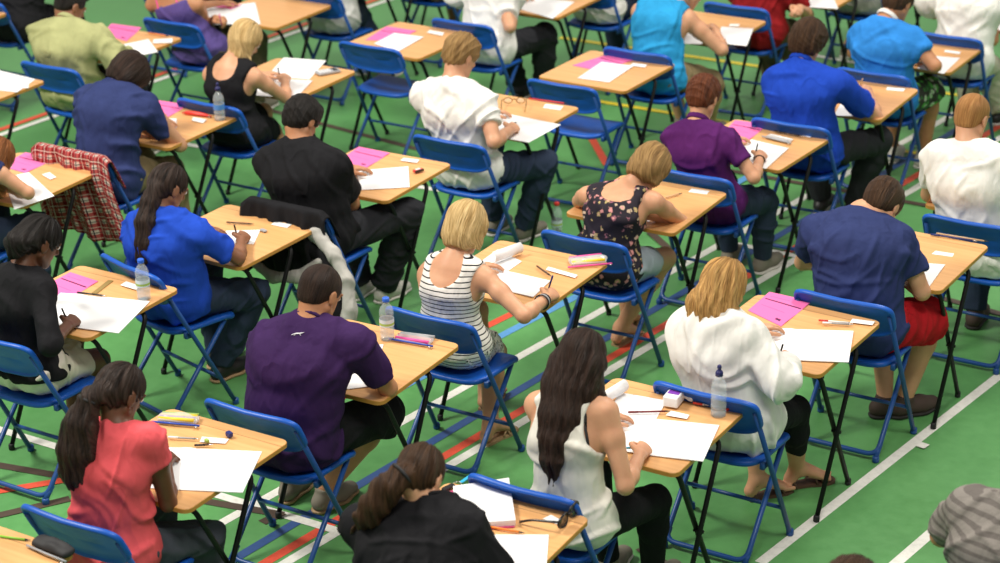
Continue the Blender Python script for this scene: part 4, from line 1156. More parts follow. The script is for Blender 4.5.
    lo[2] = max(lo[2], .43); V = Vol(lo, hi, cl); torso(V, J, g, inf, shoulders=kind not in ('cami',), hi=cfg.get('hi', .014 if cfg['bottom'][2] > .01 else .009))
    slv = {'tee': .62, 'polo': .62, 'long': 1., 'cap': .36}.get(kind, 0); slv = t[3] if len(t) > 3 else slv
    if kind in ('tee', 'polo', 'cap', 'long'):
        for k in 'LR':
            S, E, Wp = J['S' + k], J['E' + k], J['W' + k]; loose = inf * (1.0 if kind == 'long' else 1.1)
            e = lerp(S, E, min(1, slv)); V.cone(S, e, g['sh'] + inf, (ua + ub2) / 2 + loose + .004, .03, cap=kind != 'long')
            if kind == 'long':
                f = cfg.get('cuff', .9); c = lerp(E, Wp, f); V.cone(E, c, fa + loose + .004, wr + loose + .006 if f > .6 else fa + loose + .004, .02, cap=True)
    N = J['N']; nk = t[4] if len(t) > 4 else {'tee': .0, 'polo': .0, 'long': .0, 'tank': .075, 'cami': .0, 'cap': .03, 'vest': .03}[kind]
    if kind in ('tee', 'cap', 'long', 'polo', 'vest', 'tank'):
        up_ = unit(H - N); V.ell(N + up_ * .055, A3((.062, .062, .055 + nk)), None, .01, 'sub')
        if nk > .03: V.ell(lerp(N, ub, .2) + bk * .07, A3((cfg.get('nkw', .085), .08, nk + .02)), None, .015, 'sub')
    if kind in ('tank', 'vest'):
        o = .055 if kind == 'tank' else .066; o = cfg.get('armo', o)
        for s, k in ((-1, 'L'), (1, 'R')): V.ell(J['S' + k] + w * s * (o - .012) + A3((0, 0, -.025)), (cfg.get('armr', .088), .15, .125), None, .012, 'sub')
    if kind == 'cami': V.cut(unit(N - ch), float(unit(N - ch) @ lerp(ch, N, cfg.get('camih', .12))))
    V.cut((0, 0, -1), -(J['P'][2] - .105 + cfg.get('hem', .0)))
    V.cut((0, 1, 0), float(J['P'][1] + .22) if kind != 'long' else 9)
    shirt = finish(cfg.get('topname', {'tee': 'tshirt', 'polo': 'polo_shirt', 'long': 'shirt', 'tank': 'tank_top', 'cami': 'camisole', 'cap': 'tshirt', 'vest': 'vest'}[kind]), V, tm, cfg.get('fold', .008), .11, sd)
    if kind == 'tee' and not cfg.get('collar') and not cfg.get('noband') and h < .0057:
        V = Vol(N - .12, N + .14, .005); up_ = unit(H - N); V.ring(N + up_ * .014 + bk * .004, unit(up_ * 1. - bk * .35), g['neck'] + .010, .005, 1.8); c = finish('neckband', V, tm, 0); c.parent = shirt
    if kind == 'polo' or cfg.get('collar'):
        V = Vol(N - .12, N + .14, .005); up_ = unit(H - N); V.ring(N + up_ * .030 + bk * .004, unit(up_ * 1. - bk * .35), g['neck'] + .010, .0065, 2.6); c = finish('collar', V, cfg.get('collar', tm), 0); c.parent = shirt
    if cfg.get('logo'):
        bs = BVHTree.FromPolygons([Vector(p) for p in body_co(shirt)], [tuple(p.vertices) for p in shirt.data.polygons]); m = MB()
        for ln0 in cfg['logo']:
            out = []
            for a_, u_ in ln0:
                hit = bs.find_nearest(Vector(N + w * a_ + (ch - N) * u_ + bk * .12)); out.append(hit[0] + hit[1] * .002)
            m.tube(out, [.002] + [.0042] * (len(out) - 2) + [.0015], 6, flat=.5)
        lg = m.build('logo', MT['logo_white'], root); lg.parent = shirt
    b = cfg['bottom']; bk_, bm_, bi = b[0], b[1], b[2]; ln_ = b[3] if len(b) > 3 else 1.
    Jb = dict(J); lo = np.minimum.reduce([J['P'], J['KL'], J['KR'], J['AL'], J['AR']]) - .17; hi = np.maximum.reduce([J['P'], J['KL'], J['KR'], J['AL'], J['AR']]) + .17; V = Vol(lo, hi, cl)
    b0 = min(bi, .009); V.cone(J['P'], lerp(J['P'], ws, .35), g['hip'][0] + b0, (g['waist'][0] + g['hip'][0]) / 2 + b0 * .6, .03, w, g['hip'][1], g['waist'][1], cap=True)
    for s in (-1, 1): V.ell(J['P'] + w * s * .07 + A3((0, -.025, -.012)), A3((.092, .095, .088)) * g.get('bum', 1) + b0, k=.03)
    for s, k in ((-1, 'L'), (1, 'R')):
        Hp = J['P'] + A3((s * .088, .01, -.02)); K, An = J['K' + k], J['A' + k]; l0, l1, l2, l3 = g['leg']
        if bk_ in ('shorts', 'skirt'):
            e = lerp(Hp, K, ln_); V.cone(Hp, e, l0 + bi, l1 + bi * 1.6 + (.0 if bk_ == 'skirt' else .006), .05 if bk_ == 'skirt' else .03, cap=True)
            if bk_ == 'skirt': V.cone(lerp(Hp, J['P'], .5), lerp(lerp(J['KL'], J['KR'], .5), J['P'], 1 - ln_), l0 * .9, l1 * .8, .06, cap=True)
            if cfg.get('overknee'): V.cone(e, lerp(K, An, .12), l1 + bi * 1.6, l1 + bi * 1.8, .03, cap=True)
        else:
            V.cone(Hp, K, l0 + bi, l1 + bi, .035); m_ = lerp(K, An, .35) + A3((0, -.01, 0)); V.cone(K, m_, l1 + bi, l2 * 1.05 + bi * 1.3, .02)
            e = lerp(K, An, ln_); V.cone(m_, e, l2 * 1.05 + bi * 1.3, l3 + bi * 1.7, .02, cap=True)
    V.cut((0, 0, -1), -.012)
    # keep the cloth under the pelvis on top of the seat
    x, y, z = V.ax; m_ = (y < J['P'][1] + .2); V.d[:, m_, :] = np.maximum(V.d[:, m_, :], (.4495 - z)[None, None, :]) if cfg.get('seatcut', True) else V.d[:, m_, :]
    finish({'shorts': 'shorts', 'skirt': 'skirt'}.get(bk_, 'trousers'), V, bm_, .008 if bi > .0075 else .001, .11, sd + 5)
    # ---- footwear
    kindS = cfg.get('shoe', 'trainer'); sm = cfg.get('shoemat', 'shoe_gray')
    for s, k in ((-1, 'L'), (1, 'R')):
        An = J['A' + k]; ft = J['F' + k]; lt = unit(np.cross(ft, (0, 0, 1))); hl = A3((An[0], An[1], 0)) - ft * .035
        if An[2] > .2: hl[2] = An[2] - .09
        z0 = hl[2]; A = lambda f, l, z: hl + ft * f + lt * l + A3((0, 0, z))
        if kindS in ('trainer', 'boot'):
            big = 1.08 if kindS == 'boot' else 1.0; V = Vol(hl - A3((.17, .17, .01)) + ft * .09, hl + A3((.17, .17, .16)) + ft * .09, .0055)
            V.cone(A(.0, 0, .045), A(.12, 0, .042), .040 * big, .036 * big, .03, lt, .95, 1.15); V.cone(A(.12, 0, .042), A(.20, -s * .008, .032), .036 * big, .028 * big, .03, lt, 1.15, 1.35)
            V.cone(A(.03, 0, .06), A(.035, 0, .105), .042, .044, .02, cap=True); V.ell(A(.035, 0, .125), (.034, .034, .03), None, .005, 'sub')
            V.cut((0, 0, -1), -(z0 + .012)); sh_ = finish('shoe', V, sm, 0)
            V = Vol(hl - A3((.17, .17, .01)) + ft * .09, hl + A3((.17, .17, .08)) + ft * .09, .005)
            V.cone(A(.0, 0, .02), A(.12, 0, .02), .042 * big, .040 * big, .03, lt, .98, 1.15); V.cone(A(.12, 0, .02), A(.205, -s * .008, .02), .040 * big, .030 * big, .03, lt, 1.15, 1.35)
            V.cut((0, 0, -1), -(z0 + .001)); V.cut((0, 0, 1), z0 + .018); so = finish('sole', V, cfg.get('solemat', 'sole_white'), 0)
            if so and sh_: so.parent = sh_
            m = MB()
            for i in range(4): f = .075 + .022 * i; zt = .090 - .012 * i; m.tube([tuple(A(f, -.022, zt - .008)), tuple(A(f + .004, 0, zt)), tuple(A(f, .022, zt - .008))], .0035, 6)
            lc = m.build('laces', MT[cfg.get('lacemat', 'sole_white')], root); lc.parent = sh_
        else:
            m = MB(); pr = [(-.008, .024), (.03, .030), (.08, .030), (.13, .040), (.17, .042), (.205, .030), (.215, .012)]
            ol = [A(f, l_, 0) for f, l_ in pr] + [A(f, -l_, 0) for f, l_ in reversed(pr)]; n = len(ol)
            vs = [tuple(p + A3((0, 0, zz))) for zz in (.001, .013) for p in ol]; fs = [tuple(reversed(range(n))), tuple(range(n, 2 * n))] + [(i, (i + 1) % n, n + (i + 1) % n, n + i) for i in range(n)]
            m.add(vs, fs); so = m.build('sandal', MT[sm], root, False)
            m = MB(); rr = .0052
            if kindS == 'flipflop': st = [[(.175, 0, .02), (.14, .02, .052), (.09, .036, .02)], [(.175, 0, .02), (.14, -.02, .052), (.09, -.036, .02)], [(.13, -.042, .014), (.135, 0, .058), (.13, .042, .014)]]
            else: st = [[(.16, -.042, .014), (.155, 0, .052), (.15, .042, .014)], [(.12, -.04, .014), (.105, 0, .075), (.12, .04, .014)], [(.15, -.04, .02), (.105, .01, .08), (.06, .036, .05)], [(.15, .04, .02), (.105, -.01, .08), (.06, -.036, .05)], [(.0, 0, .05), (.02, .04, .085), (.07, .0, .105), (.02, -.04, .085), (.0, 0, .05)], [(.02, .042, .014), (.0, .0, .06), (.02, -.042, .014)]]
            for q in st: m.tube([tuple(A(*p)) for p in path(q, .03, 4)], rr, 6)
            stp = m.build('strap', MT[cfg.get('strapmat', sm)], root); stp.parent = so
    # ---- hair
    hc = cfg.get('hair')
    if hc:
        st, hm = hc[0], hc[1]; T = lambda p: H + R @ (A3(p) * hs); e = lambda c, r, k=.015, mode='add': V.ell(T(c), A3(r) * hs, R, k, mode)
        chain = [A3(c) + H for c in hc[2]] if len(hc) > 2 and hc[2] else None; rad = hc[3] if len(hc) > 3 else None
        big = .30 if st in ('long',) else .17; lo = H - big; hi = H + big
        if chain is not None: lo = np.minimum(lo, np.min(chain, 0) - .1); hi = np.maximum(hi, np.max(chain, 0) + .1)
        V = Vol(lo, hi, min(h, .006)); th = {'crop': .004, 'short': .012, 'mop': .020, 'bob': .017, 'pony': .006, 'long': .012, 'up': .010}[st]
        e((0, -.014, .034), (.074 + th, .096 + th, .082 + th))
        if st == 'crop': e((0, -.055, -.015), (.060, .045, .055), .02)
        if st == 'short': e((0, -.055, -.010), (.070, .052, .065), .02); e((0, .04, .075), (.06, .05, .035), .02)
        if st == 'mop': e((0, -.035, -.02), (.088, .075, .085), .03); e((0, .03, .06), (.078, .065, .045), .02)
        if st == 'bob':
            e((0, -.040, -.035), (.090, .074, .095), .03)
            for q in (-1, 1): V.cone(T((q * .076, .005, .03)), T((q * .070, .018, -.085)), .030 * hs, .026 * hs, .02, cap=True)
        if st in ('pony', 'up', 'long'): e((0, -.045, -.005), (.072, .056, .068), .02)
        e((0, .135, -.035), (.080, .080, .098), .01, 'sub')
        if st in ('crop', 'short', 'pony', 'up'):
            for q in (-1, 1): e((q * .092, .018, -.030), (.034, .048, .052), .008, 'sub')
        if st in ('crop', 'short', 'pony', 'up'): n_ = R @ A3((0, .35, -1.)); n_ = unit(n_); V.cut(n_, float(n_ @ T((0, -.06, -.062 if st != 'crop' else -.05))))
        if st == 'bob': n_ = R @ A3((0, .05, -1.)); V.cut(unit(n_), float(unit(n_) @ T((0, -.06, -.112))))
        if st == 'mop': n_ = R @ A3((0, .25, -1.)); V.cut(unit(n_), float(unit(n_) @ T((0, -.06, -.088))))
        if chain is not None and rad:
            cw = hc[4] if len(hc) > 4 else 1.0
            for i in range(len(chain) - 1): V.cone(chain[i], chain[i + 1], rad[i], rad[i + 1], .014, w, cw, cw)
            if st in ('pony', 'long') and h < .0062:
                rq = random.Random(sd); e0, e1 = chain[-2], chain[-1]; dn = unit(e1 - e0)
                for i in range(7): o_ = w * (i - 3) / 3 * rad[-2] * cw * .85; V.cone(e0 + o_ * 1.0 + bk * rq.uniform(-.01, .01), e1 + o_ * .8 + dn * rq.uniform(-.01, .05), .016, .004, .006)
            for lk, lr in cfg.get('locks', ()):
                for i in range(len(lk) - 1): V.cone(A3(lk[i]) + H, A3(lk[i + 1]) + H, lr[i], lr[i + 1], .01)
        rg = hc[5] if len(hc) > 5 else {'crop': 0, 'short': .003, 'mop': .004, 'bob': .0028, 'pony': .0015, 'long': .004, 'up': .003}[st]
        Hc = H + R @ A3((0, -.01, .03))
        def strand(P):
            q = (P - Hc) @ R; az = np.arctan2(q[:, 0], -q[:, 1] + .015) * .085; low = np.clip(-q[:, 2] / .1, 0, 1); x = az * (1 - low) + (((P - Hc) @ w)) * low
            if st == 'crop' or st == 'short' or st == 'mop': x = az
            return np.stack([x, np.linalg.norm(q, axis=1) * .6, q[:, 2]], 1)
        vv, ff = V.surf(); vv = relax(vv, ff, 1)
        if rg:
            s_ = strand(vv); f = np.sin(s_[:, 0] * 210 + np.sin(s_[:, 2] * 28) * 1.3) + .7 * np.sin(s_[:, 0] * 97 + s_[:, 2] * 16 + 1) + .5 * np.sin(s_[:, 0] * 331 + s_[:, 2] * 40)
            if st in ('short', 'mop', 'crop'): f = f * .45 + folds(vv, sd, 1.6, .03)
            vv = vv + vnormals(vv, ff) * (f * rg * .6)[:, None]
        me = vmesh('hair', vv, ff); a = me.attributes.new('strand', 'FLOAT_VECTOR', 'POINT'); a.data.foreach_set('vector', strand(vv).astype(np.float32).ravel()); ho = link('hair', me, MT[hm], root)
        if cfg.get('tie'):
            p = chain[cfg['tie'][0]]; d_ = unit(chain[cfg['tie'][0] + 1] - p); m = MB(); u_ = unit(np.cross(d_, (1, 0, .3))); v_ = np.cross(d_, u_); r_ = cfg['tie'][1]
            m.tube([tuple(p + (u_ * math.cos(a) + v_ * math.sin(a)) * r_) for a in np.linspace(0, 2 * PI, 16)[:-1]], .006, 8, closed=True); tt = m.build('hair_tie', MT['rubber'], root); tt.parent = ho
    # ---- straps and bands laid on the skin
    extra = cfg.get('straps', ())
    if extra or cfg.get('bangle'):
        bv = BVHTree.FromPolygons([Vector(p) for p in body_co(body)], [tuple(p.vertices) for p in body.data.polygons])
        loc = {'S': 0}
        for nm, mt, r_, pts in extra:
            m = MB(); out = []
            for i in range(len(pts) - 1):
                for q in range(7):
                    a, b2 = pts[i], pts[i + 1]; tt = q / 6; p = [a[0] * (1 - tt) + b2[0] * tt, a[1] * (1 - tt) + b2[1] * tt, a[2] * (1 - tt) + b2[2] * tt]
                    # (across, up, behind) on the back: across in shoulder widths, up from the chest to the neck
                    Q = ch + w * p[0] + (N - ch) * p[1] + bk * p[2]; hit = bv.find_nearest(Vector(Q))
                    if hit[0]: out.append(hit[0] + hit[1] * (.022 if nm == 'belt' else .003))
            m.tube(out, r_, 6, flat=.5); m.build(nm, MT[mt], root)
    if cfg.get('bangle'):
        W_, E_ = J['WR'], J['ER']
        for i, mt in enumerate(cfg['bangle']):
            c = lerp(W_, E_, .10 + .07 * i); d_ = unit(E_ - W_); u_ = unit(np.cross(d_, (0, 0, 1))); v_ = np.cross(d_, u_); m = MB(); rr = wr + .004 + .05 * .07 * i
            m.tube([tuple(c + (u_ * math.cos(a) + v_ * math.sin(a)) * rr) for a in np.linspace(0, 2 * PI, 20)[:-1]], .0035, 6, closed=True); m.build('bracelet', MT[mt], root)
    # ---- pen in the writing hand: a thing of its own
    if cfg.get('pen'):
        tips, d, n, lat, Wp = hinfo['R']; G = (tips[0] + tips[4]) / 2; mid = (tips[0] + tips[4]) / 2; o_ = A3((D[0], D[1], 0))
        dr = unit(A3(cfg.get('pendir', (.35, -.55, .75)))); tip = G - dr * ((G[2] - .722) / dr[2]); L = cfg.get('penlen', .14); rp = empty('pen', tuple(tip + o_)); rp.rotation_euler = Vector(dr).to_track_quat('Z', 'Y').to_euler()
        m = MB(); m.tube([(0, 0, .014), (0, 0, L)], .0042, 8); m.build('barrel', MT[cfg['pen']], rp); m = MB(); m.tube([(0, 0, 0), (0, 0, .015)], [.0008, .0038], 8); m.build('tip', MT['steel'], rp)
        tag(rp, f"{cfg.get('pencol', 'dark')} pen held in the right hand of the {cfg['who']}", 'pen', 'pens held in writing hands')
    return root
def body_co(o):
    a = np.empty(len(o.data.vertices) * 3, np.float32); o.data.vertices.foreach_get('co', a); return a.reshape(-1, 3).tolist()
# ------------------------------------------------------------------ cloth and hair colours
CL = dict(black=(.012, .012, .014), blackjean=(.026, .027, .032), jean=(.030, .044, .080), greyjean=(.055, .062, .078), navy=(.028, .040, .125), pinkred=(.72, .10, .115), white=(.78, .77, .73), cream=(.76, .74, .66),
          purple=(.040, .016, .075), purple2=(.085, .014, .11), royal=(.012, .055, .42), blue=(.015, .065, .46), sky=(.03, .22, .62), turq=(.025, .29, .58), sage=(.37, .38, .18), red=(.26, .012, .015), shortred=(.42, .012, .018),
          khaki=(.22, .17, .09), olive=(.12, .10, .06), stone=(.55, .52, .42), lav=(.10, .07, .24), grey=(.50, .50, .48), denim=(.36, .42, .48), creamskirt=(.72, .66, .56), greytee=(.42, .41, .38))
for k, c in CL.items(): MT['c_' + k] = cloth(k + '_cloth', c)
MT['c_stripe'] = stripes('black_and_white_stripes', (.80, .77, .72), (.012, .012, .014), 46, .22)
MT['c_greystripe'] = stripes('grey_striped_cloth', (.22, .20, .18), (.13, .115, .105), 30, .4)
MT['c_floral'] = floral('dark_floral_cloth', (.018, .014, .022), [(.55, .24, .23), (.38, .30, .13), (.50, .38, .27), (.25, .10, .13)], 30, .36)
MT['c_print'] = floral('black_print_cloth', (.70, .68, .64), [(.02, .02, .02), (.05, .05, .05)], 60, .35)
MT['c_green_print'] = floral('green_print_cloth', (.035, .035, .03), [(.10, .40, .07), (.5, .55, .45), (.05, .2, .05)], 26, .48)
MT['c_plaid'] = plaid('red_plaid_cloth')
plain('shoe_gray', (.20, .18, .14), .8); plain('shoe_brown', (.055, .034, .026), .8); plain('shoe_black', (.012, .012, .012), .5); plain('shoe_white', (.6, .58, .52), .7); plain('shoe_tan', (.38, .25, .13), .7)
plain('sole_white', (.62, .60, .55), .7); plain('sole_dark', (.02, .018, .016), .8); plain('leather', (.10, .05, .03), .6)
for k, d, l in (('h_black', (.006, .005, .005), (.022, .018, .016)), ('h_braid', (.004, .003, .003), (.050, .031, .024)), ('h_brown', (.020, .010, .006), (.085, .042, .020)), ('h_dark', (.010, .006, .005), (.048, .026, .018)),
                ('h_blond', (.42, .24, .07), (.86, .62, .30)), ('h_goldcurl', (.24, .11, .03), (.68, .40, .14)), ('h_sand', (.17, .09, .03), (.46, .28, .11)), ('h_auburn', (.055, .014, .007), (.19, .060, .025)),
                ('h_ginger', (.30, .12, .035), (.55, .28, .10)), ('h_red', (.11, .035, .012), (.35, .13, .04))): MT[k] = hairm(k, d, l, .7 if k == 'h_braid' else 1)
# ------------------------------------------------------------------ who sits at each desk
def P_(desk, who, label, **k): return dict(desk=desk, who=who, label=label, **k)
mdn = dict(sex='m')
PE = {
 'ponytail': P_('D15', 'woman in black beside the sunglasses', 'person with a brown ponytail in a black T-shirt bent over the desk with sunglasses', skin='skin_light', h=.0055, head=(.15, .85, 0), g=dict(hip=(.12, 1.5), waist=(.125, 1.4), chest=(.125, 1.45), sh=.056),
    top=('tee', 'c_black', .016, .7), bottom=('long', 'c_blackjean', .008), hair=('pony', 'h_brown', [(-.01, -.085, .05), (-.035, -.135, .02), (-.065, -.165, -.035), (-.09, -.175, -.085), (-.12, -.175, -.13)], [.040, .046, .046, .040, .016], 1.15, .005), tie=(0, .045), topname='tshirt'),
 'pink': P_('D6', 'woman in the coral top', 'person in a coral short-sleeved top and dark jeans with long braided ponytail', skin='skin_dark', h=.005, head=(-.15, .62, 0), top=('cap', 'c_pinkred', .009, .34), bottom=('long', 'c_greyjean', .008), g=dict(bum=1.1, hip=(.112, 1.5), waist=(.098, 1.35)), longtop=1,
    hair=('pony', 'h_braid', [(-.01, -.085, .045), (-.03, -.125, .025), (-.05, -.165, -.06), (-.06, -.185, -.16), (-.07, -.18, -.26), (-.08, -.17, -.32)], [.040, .034, .052, .062, .058, .028], 1.25, .006), tie=(1, .036), pen='blue_zip', pencol='blue'),
 'tank': P_('D4', 'long-haired woman in white tank top', 'person with long dark straight hair in a white tank top writing with a blue pen', skin='skin_light', h=.005, head=(.0, .6, 0), top=('tank', 'c_cream', .009, 0, .12), armo=.03, armr=.080, nkw=.064, bottom=('long', 'c_black', .007), longtop=1, fold=.012, handR='write',
    hair=('long', 'h_dark', [(0, -.03, .0), (-.005, -.09, -.08), (.0, -.16, -.16), (.005, -.21, -.23), (.01, -.245, -.30), (.015, -.26, -.35)], [.084, .080, .066, .050, .030, .010], 1.35, .005), locks=[([(.06, -.03, -.02), (.115, -.06, -.12), (.16, -.055, -.22), (.165, -.045, -.34)], [.034, .026, .018, .006])], pen='cyan', pencol='light blue', pendir=(-.25, -.85, .35),
    straps=[('bra_strap', 'rubber', .006, [(.085, 1.1, .1), (.12, .6, .1), (.15, .1, .1)]), ('bra_strap', 'rubber', .006, [(-.085, 1.1, .1), (-.12, .6, .1), (-.15, .1, .1)])]),
 'purple': P_('D3', 'man in the dark purple T-shirt', 'person in a dark purple T-shirt and black shorts with close-cropped dark hair', sex='m', skin='skin_tan', h=.005, head=(-.1, .6, 0), g=dict(hip=(.118, 1.45), waist=(.122, 1.42), chest=(.125, 1.5)), top=('tee', 'c_purple', .016, .72), bottom=('shorts', 'c_black', .018, 1.),
    overknee=1, hair=('crop', 'h_dark'), shoe='trainer', shoemat='shoe_gray', solemat='shoe_tan', lacemat='shoe_gray', pen='maroon', pencol='dark red', logo=[[(-.022, .16), (-.008, .10), (.008, .085), (.024, .04)], [(-.006, .10), (-.012, .17)], [(.006, .09), (.016, .14)]]),
 'cardigan': P_('D2', 'woman in the black cardigan', 'person in a black cardigan and cream skirt resting her forehead on one hand', skin='skin_dark', h=.005, head=(-.35, .55, 0), top=('long', 'c_black', .009, 1.), cuff=.25, hi=.012, hem=.085, bottom=('skirt', 'c_creamskirt', .010, .66), handL='head',
    hair=('up', 'h_black', [(0, -.07, .05), (-.005, -.115, .04), (-.01, -.14, .0)], [.055, .050, .03], 1.2, .007), shoe='strappy', shoemat='leather', pen='darkplastic', pencol='black'),
 'blouse': P_('D5', 'woman in the loose white blouse', 'person with wavy golden hair in a loose white blouse and black leggings', skin='skin_light', h=.005, head=(-.1, .5, 0), top=('long', 'c_white', .030, 1.), cuff=.82, bottom=('long', 'c_black', .007, .68), g=dict(cv=.02), longtop=1, fold=.014,
    hair=('long', 'h_goldcurl', [(0, -.03, .0), (-.02, -.075, -.06), (-.03, -.09, -.13), (-.035, -.09, -.18)], [.090, .092, .082, .05], 1.05, .009), shoe='strappy', shoemat='leather', pen='darkplastic', pencol='black', bangle=('darkplastic',), toeL=.6, toeR=.75),
 'striped': P_('D14', 'woman in the striped vest top', 'person with a blonde bob in a black-and-white striped vest top', skin='skin_light', h=.005, head=(0, .65, 0), top=('tank', 'c_stripe', .007, 0, .12), nkw=.075, armo=.045, bottom=('shorts', 'c_print', .012, .72), longtop=1, fold=.004,
    hair=('bob', 'h_blond'), shoe='flipflop', shoemat='shoe_tan', pen='navy', pencol='navy', pendir=(.35, -.25, .75), bangle=('darkplastic', 'gray', 'darkplastic')),
 'bluetee': P_('D7', 'woman in the royal blue T-shirt', 'person with a long braided ponytail in a royal blue T-shirt and dark jeans', skin='skin_brown', h=.0055, head=(-.25, .55, 0), g=dict(hip=(.108, 1.45), waist=(.108, 1.4), chest=(.112, 1.42), bum=1.0), hi=.004, top=('tee', 'c_blue', .018, .72), bottom=('long', 'c_jean', .012), longtop=1,
    hair=('pony', 'h_braid', [(-.0, -.08, .03), (-.005, -.125, -.03), (.0, -.175, -.11), (.01, -.21, -.20), (.015, -.235, -.28)], [.036, .040, .046, .040, .014], 1.1, .005), shoe='trainer', shoemat='shoe_black', solemat='shoe_tan', pen='darkplastic', pencol='black'),
 'redhair': P_('D11', 'red-haired person at the left edge', 'person with long red hair leaning on the desk at the left edge of the picture', skin='skin_light', h=.0065, head=(0, .7, 0), top=('cap', 'c_navy', .008, .3), bottom=('long', 'c_jean', .01), hair=('long', 'h_red', [(0, -.03, 0), (.03, -.04, -.08), (.04, -.04, -.16)], [.085, .07, .03], 1.05, .005), handR='flat'),
 'navyred': P_('D8', 'man in red shorts', 'person in a navy T-shirt and red cargo shorts hunched over the desk', sex='m', skin='skin_light', h=.0055, head=(-.15, .95, 0), g=dict(cv=.06, hip=(.115, 1.45), waist=(.112, 1.5), chest=(.122, 1.55)), top=('tee', 'c_navy', .012, .62), bottom=('shorts', 'c_shortred', .024, .96),
    noband=1, hair=('short', 'h_brown'), shoe='boot', shoemat='shoe_brown', solemat='sole_dark', lacemat='shoe_brown', toeL=.7, toeR=.6),
 'floral': P_('D17', 'woman in the floral top', 'person in a dark floral strappy top and pale denim shorts, head bowed', skin='skin_light', h=.0055, head=(-.2, 1.1, 0), g=dict(cv=.05), top=('tank', 'c_floral', .008, 0, .05), armo=.032, nkw=.085, bottom=('shorts', 'c_denim', .012, .62), longtop=1,
    hair=('bob', 'h_sand'), shoe='flipflop', shoemat='shoe_tan', straps=[('shoulder_strap', 'rubber', .005, [(.10, 1.15, .1), (.09, .75, .1), (.05, .5, .1)]), ('shoulder_strap', 'rubber', .005, [(-.10, 1.15, .1), (-.09, .75, .1), (-.05, .5, .1)])]),
 'blacktee': P_('D13', 'black-haired man in black T-shirt', 'person with short black hair in a black T-shirt and dark jeans', sex='m', skin='skin_tan', h=.006, head=(-.15, .65, 0), top=('tee', 'c_black', .018, .75), bottom=('long', 'c_blackjean', .018), g=dict(waist=(.11, 1.45), chest=(.12, 1.5)), hair=('short', 'h_black'), shoe='trainer', shoemat='shoe_white', solemat='sole_white', pen='gray', pencol='silver'),
 'navyleft': P_('D12', 'slumped man in faded navy T-shirt', 'person in a faded navy T-shirt slumped low over the desk by a water bottle', sex='m', skin='skin_light', h=.006, head=(-.3, 1.1, 0), g=dict(cv=.06), top=('tee', 'c_navy', .018, .6), bottom=('long', 'c_khaki', .02), noband=1, hair=('mop', 'h_dark'), handR='flat'),
 'ginger': P_('D29', 'ginger-haired man', 'person with cropped ginger hair in a white T-shirt at the right edge', sex='m', skin='skin_light', h=.006, head=(-.2, .4, 0), top=('tee', 'c_white', .018, .6), bottom=('long', 'c_jean', .012), hair=('crop', 'h_ginger'), shoe='boot', shoemat='shoe_brown', solemat='sole_dark', lacemat='shoe_brown'),
 'boy': P_('D18', 'sandy-haired boy', 'person with thick sandy hair in a white T-shirt and dark jeans', sex='m', skin='skin_light', h=.006, head=(-.3, .5, 0), top=('tee', 'c_white', .014, .55), bottom=('long', 'c_jean', .012), hair=('short', 'h_sand', None, None, 1, .005)),
 'polo': P_('D9', 'woman in the purple polo shirt', 'person with short reddish-brown hair in a purple polo shirt', skin='skin_light', h=.006, head=(0, .55, 0), top=('polo', 'c_purple2', .010, .55), bottom=('long', 'c_jean', .010), g=dict(hs=.97), hair=('short', 'h_auburn', None, None, 1, .004), bangle=('darkplastic',), pen='darkplastic', pencol='black'),
 'royal': P_('D16', 'man in the royal blue polo shirt', 'person with shaggy brown hair in a royal blue polo shirt and black jeans', sex='m', skin='skin_light', h=.006, head=(-.15, .6, 0), top=('polo', 'c_royal', .018, .7), bottom=('long', 'c_blackjean', .014), hair=('mop', 'h_brown'), shoe='trainer', shoemat='shoe_black', solemat='sole_white', pen='tan', pencol='pale'),
 'turq': P_('D24', 'person in the turquoise vest', 'person in a turquoise sleeveless vest and khaki shorts resting on both elbows', sex='m', skin='skin_light', h=.0065, head=(-.1, .9, 0), g=dict(cv=.05), top=('vest', 'c_turq', .010, 0), bottom=('shorts', 'c_khaki', .020, .95), hair=('short', 'h_sand')),
 'bright': P_('D26', 'boy in the bright blue T-shirt', 'person in a bright blue T-shirt with white trim and patterned shorts', sex='m', skin='skin_tan', h=.0065, head=(-.2, .6, 0), top=('tee', 'c_sky', .012, .5), bottom=('shorts', 'c_green_print', .018, .95), hair=('short', 'h_brown'), collar='c_white', shoe='trainer', shoemat='shoe_white'),
 'whitetop': P_('D27', 'man in white at the top right', 'person in a white T-shirt and pale trousers sitting at the top right', sex='m', skin='skin_tan', h=.0075, head=(-.1, .5, 0), top=('tee', 'c_white', .018, .62), bottom=('long', 'c_stone', .02, .9), hair=('short', 'h_dark'), shoe='trainer', shoemat='shoe_black'),
 'redtee': P_('D25', 'person in dark red', 'person in a dark red T-shirt in front of the shaggy-haired boy', sex='m', skin='skin_light', h=.0075, head=(0, .5, 0), top=('tee', 'c_red', .02, .6), bottom=('long', 'c_olive', .015), hair=('short', 'h_brown'), shoemat='shoe_gray'),
 'greytee': P_('D36', 'person in the pale grey T-shirt', 'person in a pale grey T-shirt and navy shorts at the top edge', sex='m', skin='skin_tan', h=.0075, top=('tee', 'c_greytee', .018, .6), bottom=('shorts', 'c_navy', .02, .8), hair=('short', 'h_brown'), shoemat='shoe_gray'),
 'seatwhite': P_('D34', 'person in the cream top', 'person in a cream top seated at the top edge, only the back in view', sex='m', skin='skin_light', h=.0075, top=('tee', 'c_white', .012, .6), bottom=('long', 'c_jean', .012), hair=('short', 'h_brown'), shoemat='shoe_gray'),
 'whitedark': P_('D23', 'person in white shirt and black jeans', 'person in a white shirt and faded black jeans at the top edge', sex='m', skin='skin_light', h=.0075, top=('tee', 'c_white', .022, .62), bottom=('long', 'c_blackjean', .016), hair=('short', 'h_brown'), shoemat='shoe_black'),
